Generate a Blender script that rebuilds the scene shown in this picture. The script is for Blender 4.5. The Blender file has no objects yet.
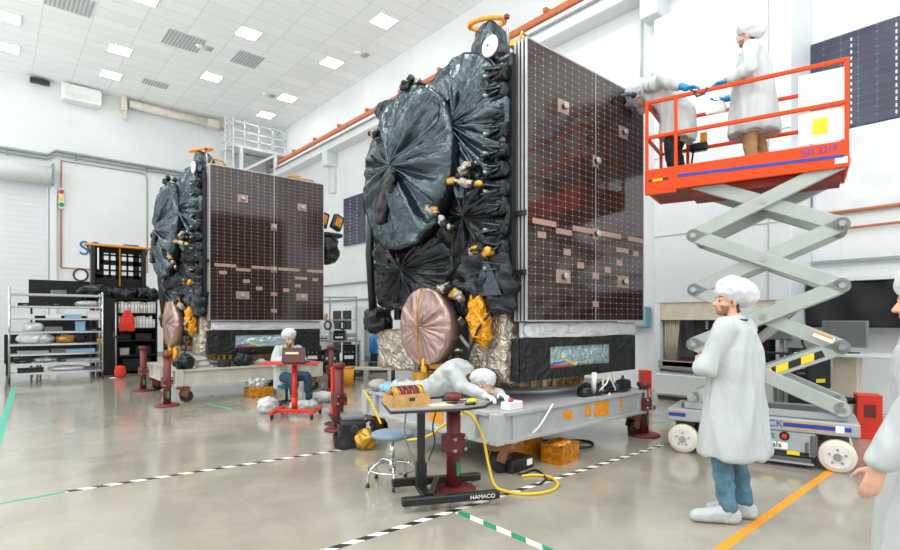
import bpy, bmesh, math, random
from mathutils import Vector, Matrix, Euler, noise
C = bpy.context
SC = C.scene
COL = SC.collection
PI = math.pi
R = math.radians
V = Vector

# ------------------------------------------------------------------ scene
SC.view_settings.view_transform = 'Standard'
SC.view_settings.look = 'None'
SC.view_settings.gamma = 1
SC.view_settings.use_curve_mapping = False
SC.view_settings.exposure = 0.26

# camera: level, 1.5 m up, looking into the corner of the hall; the room's
# two horizontal directions are the x and y axes
CAMZ = 1.5
SN, CS = 0.6559, 0.7549            # heading of the camera (x, y)
cam = bpy.data.cameras.new('camera')
cam.sensor_width = 36
cam.lens = 36 * 530 / 900
cam.shift_y = 0.05
cam.clip_end = 200
camo = bpy.data.objects.new('camera', cam)
COL.objects.link(camo)
camo.location = (0, 0, CAMZ)
camo.rotation_euler = (PI / 2, 0, -math.atan2(SN, CS))
SC.camera = camo

def cw(X, Y, Z=0.0):
    """metres right of / ahead of the standing point -> room coordinates"""
    return V((X * CS + Y * SN, -X * SN + Y * CS, Z))

# ------------------------------------------------------------------ materials
def lin(c):
    c = c / 255.0
    return c / 12.92 if c <= 0.04045 else ((c + 0.055) / 1.055) ** 2.4

def rgb(r, g, b):
    return (lin(r), lin(g), lin(b), 1)

class NT:
    def __init__(self, name):
        self.m = bpy.data.materials.new(name)
        self.m.use_nodes = True
        self.t = self.m.node_tree
        self.b = self.t.nodes['Principled BSDF']
        self.tc = None
    def n(self, typ, **kw):
        x = self.t.nodes.new(typ)
        for k, v in kw.items():
            setattr(x, k, v)
        return x
    def l(self, a, b):
        self.t.links.new(a, b)
    def obj(self):
        if self.tc is None:
            self.tc = self.n('ShaderNodeTexCoord')
        return self.tc.outputs['Object']
    def math(self, op, a, b=None, clamp=False):
        x = self.n('ShaderNodeMath', operation=op)
        x.use_clamp = clamp
        for i, v in enumerate((a, b)):
            if v is None:
                continue
            if isinstance(v, (int, float)):
                x.inputs[i].default_value = v
            else:
                self.l(v, x.inputs[i])
        return x.outputs[0]
    def noise(self, scale, detail=4, rough=0.55, vec=None, dist=0.0):
        x = self.n('ShaderNodeTexNoise')
        x.inputs['Scale'].default_value = scale
        x.inputs['Detail'].default_value = detail
        x.inputs['Roughness'].default_value = rough
        x.inputs['Distortion'].default_value = dist
        self.l(vec or self.obj(), x.inputs['Vector'])
        return x.outputs['Fac']
    def mix(self, fac, a, b):
        x = self.n('ShaderNodeMix', data_type='RGBA')
        if isinstance(fac, (int, float)):
            x.inputs[0].default_value = fac
        else:
            self.l(fac, x.inputs[0])
        for i, v in ((6, a), (7, b)):
            if isinstance(v, tuple):
                x.inputs[i].default_value = v
            else:
                self.l(v, x.inputs[i])
        return x.outputs[2]
    def ramp(self, fac, p0, p1):
        x = self.n('ShaderNodeMapRange')
        x.inputs[1].default_value = p0
        x.inputs[2].default_value = p1
        self.l(fac, x.inputs[0])
        return x.outputs[0]
    def bump(self, h, strength, dist=0.01):
        x = self.n('ShaderNodeBump')
        x.inputs['Strength'].default_value = strength
        x.inputs['Distance'].default_value = dist
        self.l(h, x.inputs['Height'])
        self.l(x.outputs[0], self.b.inputs['Normal'])
    def setv(self, **kw):
        for k, v in kw.items():
            s = self.b.inputs[k]
            if isinstance(v, (int, float, tuple)):
                s.default_value = v
            else:
                self.l(v, s)

M = {}
def mat(name, col, rough=0.5, metal=0.0, var=0.08, vs=6.0, bump=0.0, bs=40.0, coat=0.0, spec=0.5):
    t = NT(name)
    c2 = tuple(max(0, x * (1 - var * 2.2)) for x in col[:3]) + (1,)
    f = t.noise(vs)
    t.setv(**{'Base Color': t.mix(t.ramp(f, 0.3, 0.7), c2, col), 'Roughness': rough, 'Metallic': metal,
              'Coat Weight': coat, 'Specular IOR Level': spec})
    if bump:
        t.bump(t.noise(bs, 5), bump)
    M[name] = t.m
    return t.m

def foil(name, col, rough, metal, scale, strength, var=0.3, spec=0.5):
    """thin crumpled film: facets from a distorted voronoi plus creases"""
    t = NT(name)
    v = t.n('ShaderNodeTexVoronoi', feature='F1')
    v.inputs['Scale'].default_value = scale
    nz = t.n('ShaderNodeTexNoise')
    nz.inputs['Scale'].default_value = scale * 0.6
    t.l(t.obj(), nz.inputs['Vector'])
    ad = t.n('ShaderNodeVectorMath', operation='MULTIPLY_ADD')
    t.l(nz.outputs['Color'], ad.inputs[0])
    ad.inputs[1].default_value = (0.25, 0.25, 0.25)
    t.l(t.obj(), ad.inputs[2])
    t.l(ad.outputs[0], v.inputs['Vector'])
    h = t.math('ADD', v.outputs['Distance'], t.math('MULTIPLY', t.noise(scale * 2.5, 4), 0.6))
    t.bump(h, strength, 0.03)
    c2 = tuple(x * (1 - var) for x in col[:3]) + (1,)
    t.setv(**{'Base Color': t.mix(t.noise(scale * 0.8), c2, col), 'Roughness': rough, 'Metallic': metal,
              'Specular IOR Level': spec})
    M[name] = t.m
    return t.m

def emit(name, col, s):
    t = NT(name)
    t.setv(**{'Base Color': (0.9, 0.9, 0.9, 1), 'Emission Color': col, 'Emission Strength': s, 'Roughness': 0.4})
    M[name] = t.m
    return t.m

mat('white_paint', rgb(222, 225, 226), 0.45, var=0.02)
mat('white_panel', rgb(214, 219, 221), 0.4, var=0.02)
mat('white_plastic', rgb(232, 234, 234), 0.35, var=0.03)
t = NT('coat_cloth')
mp = t.n('ShaderNodeMapping')
mp.inputs['Scale'].default_value = (1, 1, 0.4)
t.l(t.obj(), mp.inputs['Vector'])
f1 = t.math('ABSOLUTE', t.math('SUBTRACT', t.noise(6, 2, 0.4, mp.outputs[0], 0.5), 0.5))
f2 = t.math('ABSOLUTE', t.math('SUBTRACT', t.noise(26, 3, 0.5, mp.outputs[0], 0.8), 0.5))
t.bump(t.math('ADD', f1, t.math('MULTIPLY', f2, 0.12)), 0.45, 0.06)
t.setv(**{'Base Color': rgb(184, 190, 190), 'Roughness': 0.6})
M['coat_cloth'] = t.m
mat('cap_cloth', rgb(208, 211, 212), 0.8, var=0.02, bump=0.4, bs=45)
mat('jeans', rgb(98, 142, 162), 0.85, var=0.25, vs=14, bump=0.2, bs=120)
mat('dark_jeans', rgb(48, 82, 104), 0.85, var=0.25, vs=14, bump=0.2, bs=120)
mat('khaki', rgb(172, 132, 92), 0.85, var=0.12, vs=10, bump=0.2, bs=60)
mat('black_cloth', rgb(30, 34, 38), 0.85, var=0.2, bump=0.2, bs=60)
mat('skin', rgb(212, 164, 138), 0.5, var=0.06, vs=12)
mat('hair', rgb(74, 52, 38), 0.7, var=0.2)
mat('lip', rgb(190, 128, 112), 0.5)
mat('eye_dark', rgb(40, 32, 28), 0.2)
mat('beard', rgb(150, 112, 90), 0.7)
mat('blue_glove', rgb(20, 140, 205), 0.45, var=0.08)
mat('dark_glove', rgb(24, 52, 74), 0.5)
mat('orange_paint', rgb(234, 72, 12), 0.4, var=0.06, coat=0.0, spec=0.25)
mat('orange_deck', rgb(150, 40, 14), 0.55, var=0.12)
mat('blue_paint', rgb(18, 66, 168), 0.4)
mat('lift_grey', rgb(172, 180, 174), 0.42, var=0.06, coat=0.1)
mat('lift_dark', rgb(92, 98, 98), 0.5)
mat('chassis_grey', rgb(166, 172, 172), 0.42, var=0.05)
mat('tyre_cream', rgb(226, 216, 200), 0.6, var=0.05)
mat('hub_white', rgb(226, 226, 222), 0.4)
mat('steel', rgb(176, 178, 178), 0.3, 0.9, var=0.08)
mat('chrome', rgb(214, 216, 218), 0.14, 1.0, var=0.04)
mat('dark_steel', rgb(70, 72, 74), 0.4, 0.7)
mat('aluminium', rgb(188, 191, 192), 0.42, 0.55, var=0.08, vs=3)
mat('beam_grey', rgb(190, 194, 194), 0.45, 0.15, var=0.1, vs=3)
mat('beam_cream', rgb(196, 192, 180), 0.5, 0.1, var=0.1, vs=3)
mat('black_metal', rgb(22, 23, 25), 0.4, var=0.15)
mat('black_plastic', rgb(26, 27, 30), 0.35, var=0.15)
mat('black_matte', rgb(18, 18, 20), 0.75, var=0.2)
mat('rubber', rgb(34, 34, 36), 0.7)
mat('maroon', rgb(112, 42, 40), 0.5, var=0.15)
mat('red_paint', rgb(226, 52, 28), 0.4, var=0.08)
mat('red_cloth', rgb(226, 60, 36), 0.8, bump=0.3, bs=20)
mat('hazard_yellow', rgb(238, 208, 30), 0.5)
mat('yellow_hose', rgb(240, 204, 36), 0.4)
mat('gold', rgb(214, 160, 60), 0.35, 0.6, var=0.2, vs=12)
mat('tan_wood', rgb(206, 160, 96), 0.6, var=0.14, vs=18)
mat('grey_top', rgb(150, 150, 146), 0.35, var=0.06)
mat('paper', rgb(240, 240, 236), 0.8, var=0.02)
mat('manila', rgb(226, 206, 172), 0.8)
mat('blue_cloth', rgb(150, 196, 222), 0.8, bump=0.4, bs=25)
mat('white_cloth', rgb(228, 230, 230), 0.8, bump=0.5, bs=22)
mat('grey_cloth', rgb(176, 170, 162), 0.85, bump=0.4, bs=30)
mat('blue_plastic', rgb(24, 116, 196), 0.3)
mat('stool_blue', rgb(128, 152, 170), 0.45)
mat('teal_seat', rgb(20, 104, 120), 0.6)
mat('orange_label', rgb(246, 160, 30), 0.5, var=0.15, vs=30)
mat('green', rgb(28, 150, 96), 0.5)
mat('copper_pipe', rgb(212, 138, 92), 0.45, 0.2, var=0.1)
mat('rail_orange', rgb(206, 118, 78), 0.5, var=0.1)
mat('pipe_grey', rgb(150, 158, 158), 0.45)
mat('cream_duct', rgb(222, 216, 204), 0.5)
mat('vent_grey', rgb(176, 182, 182), 0.7)
mat('screen_grey', rgb(118, 122, 124), 0.35)
mat('sign_blue', rgb(30, 110, 176), 0.5)
mat('beige', rgb(216, 206, 186), 0.6)
mat('dark_red', rgb(120, 24, 26), 0.5)
mat('brown_caster', rgb(140, 92, 56), 0.55, var=0.2)
mat('binder_white', rgb(222, 222, 220), 0.6)
mat('binder_tan', rgb(190, 172, 150), 0.6)
mat('laptop_shell', rgb(86, 46, 46), 0.4)
mat('amber', rgb(236, 150, 26), 0.3, 0.3, var=0.3, vs=20)
foil('film_teal', rgb(86, 99, 104), 0.17, 0.8, 7, 0.4, 0.55)
foil('film_black', rgb(40, 45, 48), 0.2, 0.5, 8, 0.6, 0.5)
foil('film_dark', rgb(30, 32, 34), 0.3, 0.2, 10, 0.6, 0.4)
foil('foil_copper', rgb(176, 148, 140), 0.32, 0.65, 6, 0.35, 0.12)
foil('foil_silver', rgb(200, 190, 174), 0.3, 0.75, 14, 0.8, 0.25)
foil('foil_amber', rgb(244, 166, 20), 0.3, 0.35, 14, 0.7, 0.35)
foil('film_clear_white', rgb(214, 218, 220), 0.3, 0.1, 10, 0.5, 0.1)
foil('sheet_white', rgb(222, 225, 228), 0.4, 0.0, 2.0, 0.35, 0.02)
foil('window_film', rgb(186, 212, 216), 0.14, 0.4, 9, 0.7, 0.45)
foil('film_grey_white', rgb(196, 204, 206), 0.25, 0.45, 9, 0.7, 0.35)

# polished concrete
t = NT('polished_concrete')
big = t.noise(0.35, 5, 0.6, dist=0.6)
mid = t.noise(1.7, 6, 0.6, dist=0.4)
fine = t.noise(30, 3)
c = t.mix(t.ramp(big, 0.3, 0.7), rgb(138, 134, 122), rgb(170, 165, 150))
c = t.mix(t.math('MULTIPLY', t.ramp(mid, 0.45, 0.75), 0.45), c, rgb(186, 180, 165))
c = t.mix(t.math('MULTIPLY', t.ramp(fine, 0.5, 0.8), 0.12), c, rgb(120, 116, 110))
t.setv(**{'Base Color': c, 'Roughness': t.math('ADD', t.math('MULTIPLY', t.ramp(mid, 0.3, 0.75), 0.13), 0.08),
          'Specular IOR Level': 0.62, 'Coat Weight': 0.25, 'Coat Roughness': 0.12})
t.bump(t.noise(1.2, 3), 0.04, 0.05)
M['concrete'] = t.m

# ceiling tiles: a grid of seams and a few greyer tiles
t = NT('ceiling_tiles')
br = t.n('ShaderNodeTexBrick')
br.offset = 0.0
br.inputs['Color1'].default_value = rgb(243, 246, 245)
br.inputs['Color2'].default_value = rgb(236, 240, 239)
br.inputs['Mortar'].default_value = rgb(216, 222, 222)
br.inputs['Scale'].default_value = 1
br.inputs['Mortar Size'].default_value = 0.014
br.inputs['Brick Width'].default_value = 1.2
br.inputs['Row Height'].default_value = 0.6
t.l(t.obj(), br.inputs['Vector'])
t.setv(**{'Base Color': br.outputs['Color'], 'Roughness': 0.7})
M['ceiling_tiles'] = t.m

# wall boards with faint seams
def wallmat(name, axis):
    t = NT(name)
    sp = t.n('ShaderNodeSeparateXYZ')
    t.l(t.obj(), sp.inputs[0])
    a = t.math('FRACT', t.math('DIVIDE', sp.outputs[axis], 2.4))
    s1 = t.math('LESS_THAN', a, 0.008)
    b = t.math('FRACT', t.math('DIVIDE', sp.outputs[2], 3.1))
    s2 = t.math('LESS_THAN', b, 0.006)
    s = t.math('MAXIMUM', s1, s2)
    base = t.mix(t.ramp(t.noise(0.6, 3), 0.3, 0.7), rgb(216, 220, 221), rgb(224, 227, 228))
    t.setv(**{'Base Color': t.mix(t.math('MULTIPLY', s, 0.5), base, rgb(204, 209, 210)), 'Roughness': 0.42})
    M[name] = t.m
wallmat('wall_boards_x', 0)
wallmat('wall_boards_y', 1)

# striped floor tape (stripes run along x or y in the tape's own frame)
def tapemat(name, c1, c2, period):
    t = NT(name)
    sp = t.n('ShaderNodeSeparateXYZ')
    t.l(t.obj(), sp.inputs[0])
    a = t.math('FRACT', t.math('DIVIDE', t.math('ADD', sp.outputs[0], t.math('MULTIPLY', sp.outputs[1], 1.0)), period))
    t.setv(**{'Base Color': t.mix(t.math('LESS_THAN', a, 0.5), c1, c2), 'Roughness': 0.45})
    M[name] = t.m
tapemat('tape_bw', rgb(236, 236, 232), rgb(34, 34, 36), 0.2)
tapemat('tape_gw', rgb(236, 238, 234), rgb(28, 140, 92), 0.28)
tapemat('tape_hazard', rgb(240, 208, 24), rgb(30, 30, 30), 0.22)
mat('tape_green', rgb(64, 176, 146), 0.45)
mat('tape_orange', rgb(248, 160, 30), 0.45, var=0.05)

# solar cells: 18 x 42 cells with clipped corners, seen in the panel's plane (x, z)
def solarmat(name, cw_, ch_, cell, line, dia, rough=0.1, ax=0, mid=None):
    t = NT(name)
    sp = t.n('ShaderNodeSeparateXYZ')
    t.l(t.obj(), sp.inputs[0])
    u = t.math('DIVIDE', sp.outputs[ax], cw_)
    w = t.math('DIVIDE', sp.outputs[2], ch_)
    fu = t.math('ABSOLUTE', t.math('SUBTRACT', t.math('FRACT', u), 0.5))
    fw = t.math('ABSOLUTE', t.math('SUBTRACT', t.math('FRACT', w), 0.5))
    gx = t.math('GREATER_THAN', fu, 0.468)
    gz = t.math('GREATER_THAN', fw, 0.462)
    dm = t.math('GREATER_THAN', t.math('ADD', t.math('MULTIPLY', fu, 1.25), fw), 1.0)
    wn = t.n('ShaderNodeTexWhiteNoise', noise_dimensions='2D')
    cb = t.n('ShaderNodeCombineXYZ')
    t.l(t.math('FLOOR', u), cb.inputs[0])
    t.l(t.math('FLOOR', w), cb.inputs[1])
    t.l(cb.outputs[0], wn.inputs['Vector'])
    c2 = tuple(x * 1.5 for x in cell[:3]) + (1,)
    base = t.mix(wn.outputs['Value'], cell, c2)
    c = t.mix(t.math('MAXIMUM', gx, gz), base, line)
    c = t.mix(dm, c, dia)
    t.setv(**{'Base Color': c, 'Roughness': rough, 'Specular IOR Level': 0.5, 'Coat Weight': 0.15, 'Coat Roughness': 0.05})
    M[name] = t.m
solarmat('solar_cells', 2.34 / 18, 2.94 / 42, rgb(42, 32, 30), rgb(92, 79, 75), rgb(160, 142, 134))
solarmat('solar_blue', 0.24, 0.12, rgb(42, 46, 66), rgb(64, 68, 88), rgb(92, 96, 112), 0.2, 1)
mat('cell_patch', rgb(178, 148, 136), 0.4, 0.2, var=0.12, vs=40)

# ------------------------------------------------------------------ mesh builder
def frame_z(d):
    d = V(d).normalized()
    return d.to_track_quat('Z', 'Y').to_matrix().to_4x4()

class MB:
    def __init__(self, *mats):
        self.bm = bmesh.new()
        self.mats = list(mats)
        self.mi = 0
    def use(self, m):
        if m not in self.mats:
            self.mats.append(m)
        self.mi = self.mats.index(m)
        return self
    def raw(self, vs, fs):
        vv = [self.bm.verts.new(v) for v in vs]
        for f in fs:
            try:
                fc = self.bm.faces.new([vv[i] for i in f])
                fc.material_index = self.mi
                fc.smooth = True
            except ValueError:
                pass
        return vv
    def merge(self, b2, Mx=None):
        if Mx is not None:
            bmesh.ops.transform(b2, matrix=Mx, verts=b2.verts)
        idx = {}
        for i, v in enumerate(b2.verts):
            idx[v] = self.bm.verts.new(v.co)
        for f in b2.faces:
            try:
                fc = self.bm.faces.new([idx[v] for v in f.verts])
                fc.material_index = self.mi
                fc.smooth = f.smooth
            except ValueError:
                pass
        b2.free()
    def box(self, c, s, rot=None, bev=0.0, seg=1):
        b = bmesh.new()
        bmesh.ops.create_cube(b, size=1)
        bmesh.ops.scale(b, vec=V(s), verts=b.verts)
        if bev:
            bmesh.ops.bevel(b, geom=list(b.edges), offset=bev, segments=seg, affect='EDGES', profile=0.5)
        Mx = Matrix.Translation(V(c))
        if rot is not None:
            Mx = Mx @ (rot.to_4x4() if isinstance(rot, Matrix) else Euler(rot).to_matrix().to_4x4())
        self.merge(b, Mx)
        return self
    def bar(self, p0, p1, w, h, bev=0.0):
        """rectangular bar, w sideways, h upwards"""
        p0, p1 = V(p0), V(p1)
        d = p1 - p0
        x = d.normalized()
        up = V((0, 0, 1)) if abs(x.z) < 0.98 else V((0, 1, 0))
        y = up.cross(x).normalized()
        z = x.cross(y)
        m = Matrix((x, y, z)).transposed()
        return self.box((p0 + p1) / 2, (d.length, w, h), m, bev)
    def cyl(self, p0, p1, r0, r1=None, n=12):
        p0, p1 = V(p0), V(p1)
        r1 = r0 if r1 is None else r1
        m = frame_z(p1 - p0)
        vs, fs = [], []
        for p, r in ((p0, r0), (p1, r1)):
            for i in range(n):
                a = 2 * PI * i / n
                vs.append(p + m @ V((r * math.cos(a), r * math.sin(a), 0)))
        for i in range(n):
            j = (i + 1) % n
            fs.append((i, j, n + j, n + i))
        fs.append(tuple(range(n))[::-1])
        fs.append(tuple(range(n, 2 * n)))
        vv = self.raw(vs, fs)
        for f in vv[0].link_faces:
            if len(f.verts) == n: f.smooth = False
        for f in vv[n].link_faces:
            if len(f.verts) == n: f.smooth = False
        return self
    def tube(self, pts, r, n=8, closed=False):
        pts = [V(p) for p in pts]
        vs, fs = [], []
        k = len(pts)
        prev = None
        for i, p in enumerate(pts):
            if closed:
                d = pts[(i + 1) % k] - pts[i - 1]
            else:
                d = pts[min(i + 1, k - 1)] - pts[max(i - 1, 0)]
            d.normalize()
            if prev is None:
                a = V((0, 0, 1)) if abs(d.z) < 0.9 else V((1, 0, 0))
                x = a.cross(d).normalized()
            else:
                x = (prev - d * prev.dot(d)).normalized()
            prev = x
            y = d.cross(x)
            rr = r[i] if isinstance(r, (list, tuple)) else r
            for j in range(n):
                a = 2 * PI * j / n
                vs.append(p + x * (rr * math.cos(a)) + y * (rr * math.sin(a)))
        m = k if closed else k - 1
        for i in range(m):
            i2 = (i + 1) % k
            for j in range(n):
                j2 = (j + 1) % n
                fs.append((i * n + j, i * n + j2, i2 * n + j2, i2 * n + j))
        if not closed:
            fs.append(tuple(range(n))[::-1])
            fs.append(tuple(range((k - 1) * n, k * n)))
        self.raw(vs, fs)
        return self
    def ell(self, c, s, rot=None, n=16):
        b = bmesh.new()
        bmesh.ops.create_uvsphere(b, u_segments=n, v_segments=max(6, n // 2), radius=1)
        for f in b.faces: f.smooth = True
        bmesh.ops.scale(b, vec=V(s), verts=b.verts)
        Mx = Matrix.Translation(V(c))
        if rot is not None:
            Mx = Mx @ (rot.to_4x4() if isinstance(rot, Matrix) else Euler(rot).to_matrix().to_4x4())
        self.merge(b, Mx)
        return self
    def lathe(self, prof, n=24, Mx=None, cap=True):
        vs, fs = [], []
        Mx = Mx or Matrix()
        for r, z in prof:
            for i in range(n):
                a = 2 * PI * i / n
                vs.append(Mx @ V((r * math.cos(a), r * math.sin(a), z)))
        for k in range(len(prof) - 1):
            for i in range(n):
                j = (i + 1) % n
                fs.append((k * n + i, k * n + j, (k + 1) * n + j, (k + 1) * n + i))
        if cap:
            fs.append(tuple(range(n))[::-1])
            fs.append(tuple(range((len(prof) - 1) * n, len(prof) * n)))
        self.raw(vs, fs)
        return self
    def loft(self, rings):
        n = len(rings[0])
        vs = [p for r in rings for p in r]
        fs = []
        for k in range(len(rings) - 1):
            for i in range(n):
                j = (i + 1) % n
                fs.append((k * n + i, k * n + j, (k + 1) * n + j, (k + 1) * n + i))
        fs.append(tuple(range(n))[::-1])
        fs.append(tuple(range((len(rings) - 1) * n, len(rings) * n)))
        self.raw(vs, fs)
        return self
    def prism(self, poly, z0, z1, Mx=None):
        Mx = Mx or Matrix()
        n = len(poly)
        vs = [Mx @ V((p[0], p[1], z0)) for p in poly] + [Mx @ V((p[0], p[1], z1)) for p in poly]
        fs = [(i, (i + 1) % n, n + (i + 1) % n, n + i) for i in range(n)]
        fs += [tuple(range(n))[::-1], tuple(range(n, 2 * n))]
        vv = self.raw(vs, fs)
        for v in vv:
            for f in v.link_faces: f.smooth = False
        return self
    def cap(self, p0, p1, r0, r1, n=12):
        """tapered capsule (for figures, fused later)"""
        self.cyl(p0, p1, r0, r1, n)
        self.ell(p0, (r0,) * 3, n=n)
        self.ell(p1, (r1,) * 3, n=n)
        return self
    def rock(self, c, s, amp, freq, seed, sub=4, box=0.0, rot=None):
        """crumpled bag or wrapped bundle: a sphere pulled towards a box, pushed by noise"""
        b = bmesh.new()
        bmesh.ops.create_icosphere(b, subdivisions=sub, radius=1)
        off = V((seed * 3.1, seed * 7.7, seed * 1.3))
        s = V(s)
        for f in b.faces: f.smooth = True
        for v in b.verts:
            d = v.co.normalized()
            m = max(abs(d.x), abs(d.y), abs(d.z))
            p = d.lerp(d / m, box)
            p = V((p.x * s.x, p.y * s.y, p.z * s.z))
            q = p * freq + off
            h = (0.5 - abs(noise.noise(q))) * amp + noise.noise(q * 2.3) * amp * 0.5
            v.co = p + d * h
        Mx = Matrix.Translation(V(c))
        if rot is not None:
            Mx = Mx @ Euler(rot).to_matrix().to_4x4()
        self.merge(b, Mx)
        return self
    def build(self, name, m=None, parent=None, loc=None, flat=False):
        me = bpy.data.meshes.new(name)
        bmesh.ops.recalc_face_normals(self.bm, faces=self.bm.faces)
        if flat:
            for f in self.bm.faces: f.smooth = False
        self.bm.to_mesh(me)
        self.bm.free()
        ms = [m] if m else self.mats
        for x in ms:
            me.materials.append(M[x] if isinstance(x, str) else x)
        o = bpy.data.objects.new(name, me)
        COL.objects.link(o)
        if parent: o.parent = parent
        if loc is not None: o.location = loc
        return o

def smooth_by_angle(o, ang=35):
    me = o.data
    b = bmesh.new(); b.from_mesh(me)
    for e in b.edges:
        if len(e.link_faces) == 2:
            e.smooth = e.calc_face_angle(0) < R(ang)
    b.to_mesh(me); b.free()
    return o

def tag(o, label=None, cat=None, group=None, kind=None):
    if label: o['label'] = label
    if cat: o['category'] = cat
    if group: o['group'] = group
    if kind: o['kind'] = kind
    return o

def thing(name, label, cat, loc=(0, 0, 0), rz=0.0, group=None):
    o = bpy.data.objects.new(name, None)
    o.empty_display_size = 0.1
    COL.objects.link(o)
    o.location = loc
    o.rotation_euler = (0, 0, rz)
    return tag(o, label, cat, group)

def copy_tree(o, parent=None):
    c = o.copy()
    COL.objects.link(c)
    c.parent = parent
    for ch in [x for x in COL.objects if x.parent == o]:
        copy_tree(ch, c)
    return c

def struct(o):
    o['kind'] = 'structure'
    return o

def text_mesh(name, body, size, m, parent, Mx, depth=0.002):
    cu = bpy.data.curves.new(name, 'FONT')
    cu.body = body
    cu.size = size
    cu.extrude = depth
    cu.align_x = 'CENTER'
    cu.align_y = 'CENTER'
    to = bpy.data.objects.new(name, cu)
    COL.objects.link(to)
    C.view_layer.update()
    me = bpy.data.meshes.new_from_object(to.evaluated_get(C.evaluated_depsgraph_get()))
    bpy.data.objects.remove(to)
    me.transform(Mx)
    me.materials.clear()
    me.materials.append(M[m])
    o = bpy.data.objects.new(name, me)
    COL.objects.link(o)
    if parent: o.parent = parent
    return o

def fused(name, mb, mats, parent, voxel=0.012, smooth=4, wr=None, paint=None):
    """one continuous skin over overlapping capsules"""
    o = mb.build(name, None)
    md = o.modifiers.new('r', 'REMESH')
    md.mode = 'VOXEL'
    md.voxel_size = voxel
    C.view_layer.update()
    me = bpy.data.meshes.new_from_object(o.evaluated_get(C.evaluated_depsgraph_get()))
    old = o.data
    o.modifiers.clear()
    o.data = me
    bpy.data.meshes.remove(old)
    me.name = name
    b = bmesh.new(); b.from_mesh(me)
    for i in range(smooth):
        bmesh.ops.smooth_vert(b, verts=b.verts, factor=0.5, use_axis_x=True, use_axis_y=True, use_axis_z=True)
    b.normal_update()
    if wr:
        amp, fx, fz, seed = wr
        mv = []
        for v in b.verts:
            q = V((v.co.x * fx + seed, v.co.y * fx + seed * 2, v.co.z * fz))
            h = (0.35 - abs(noise.noise(q))) * amp + noise.noise(q * 2.1 + V((5, 1, 3))) * amp * 0.45
            mv.append(v.co + v.normal * h)
        for v, p in zip(b.verts, mv): v.co = p
    for f in b.faces:
        f.smooth = True
        f.material_index = 0
    idx = [paint(f.calc_center_median()) if paint else 0 for f in b.faces]
    b.to_mesh(me); b.free()
    me.materials.clear()
    for x in mats: me.materials.append(M[x])
    me.polygons.foreach_set('material_index', idx)
    me.update()
    if parent: o.parent = parent
    return o
# ------------------------------------------------------------------ the hall
WX, WY, CZ = 10.8, 25.7, 10.75
struct(MB().box((1.9, 10.35, -0.1), (17.8, 30.7, 0.2)).build('floor', 'concrete'))
struct(MB().box((1.9, 10.35, CZ + 0.1), (17.8, 30.7, 0.2)).build('ceiling', 'ceiling_tiles'))
struct(MB().box((2.0, WY + 0.1, CZ / 2), (18, 0.2, CZ)).build('wall_left', 'wall_boards_x'))
struct(MB().box((WX + 0.1, 10.35, CZ / 2), (0.2, 30.7, CZ)).build('wall_right', 'wall_boards_y'))
struct(MB().box((6.4, WY - 0.01, 0.06), (8.8, 0.02, 0.12)).build('baseboard_left', 'pipe_grey'))
struct(MB().box((WX - 0.01, 16, 0.06), (0.02, 19, 0.12)).build('baseboard_right', 'pipe_grey'))

# roller door in the left wall: curtain of slats, two guides
mb = MB('white_panel')
for k in range(34):
    mb.box((-1.2, WY - 0.03, 0.1 + 0.2 * k), (5.9, 0.04, 0.198), bev=0.004)
d = struct(mb.build('door_1', 'white_panel'))
mb = MB('white_paint')
for x in (-4.2, 1.86):
    mb.box((x, WY - 0.09, 3.45), (0.22, 0.18, 6.9), bev=0.01)
mb.box((1.68, WY - 0.13, 3.3), (0.05, 0.1, 6.6))
mb.build('door_frame', 'white_paint', d)
mb = MB('white_plastic')
mb.cyl((-4.2, WY - 0.4, 7.0), (1.78, WY - 0.4, 7.0), 0.36, n=24)
mb.build('roller_drum', 'white_plastic', d)
mb = MB('pipe_grey')
for x in (-4.25, 1.82):
    mb.box((x, WY - 0.36, 7.05), (0.08, 0.7, 0.8), bev=0.02)
mb.build('drum_bracket', 'pipe_grey', d)

# raised panel outline and services on the left wall
mb = MB()
for p0, p1 in (((2.12, 3.55), (2.12, 7.75)), ((2.12, 3.55), (5.1, 3.55))):
    mb.tube([(p0[0], WY - 0.03, p0[1]), (p1[0], WY - 0.03, p1[1])], 0.025)
struct(mb.build('trim_1', 'copper_pipe'))
mb = MB()
mb.tube([(2.12, WY - 0.03, 7.75), (4.9, WY - 0.03, 7.75), (5.05, WY - 0.03, 7.7), (5.1, WY - 0.03, 7.5), (5.1, WY - 0.03, 3.55)], 0.022)
struct(mb.build('trim_2', 'pipe_grey'))
for k, (dz, r) in enumerate(((0, 0.06), (-0.16, 0.035))):
    mb = MB()
    mb.tube([(-6, WY - 0.1, 7.86 + dz), (1.7, WY - 0.1, 7.86 + dz), (1.95, WY - 0.1, 8.08 + dz), (9.5, WY - 0.1, 8.02 + dz)], r)
    for x in (-2, 0.5, 2.6, 5.1, 7.5):
        mb.box((x, WY - 0.06, (7.86 if x < 1.8 else 8.06) + dz), (0.06, 0.12, 0.14))
    struct(mb.build('trim_%d' % (3 + k), 'pipe_grey'))
mb = MB()
mb.tube([(4.4, WY - 0.3, 10.5), (8.2, WY - 0.3, 10.42)], 0.16, 14)
mb.box((4.2, WY - 0.25, 10.45), (0.2, 0.34, 0.6), bev=0.02)
mb.box((4.25, WY - 0.25, 10.05), (0.1, 0.2, 0.5), bev=0.02)
mb.box((7.7, WY - 0.3, 10.44), (0.5, 0.42, 0.36), bev=0.02)
struct(mb.build('trim_5', 'cream_duct'))

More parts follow.
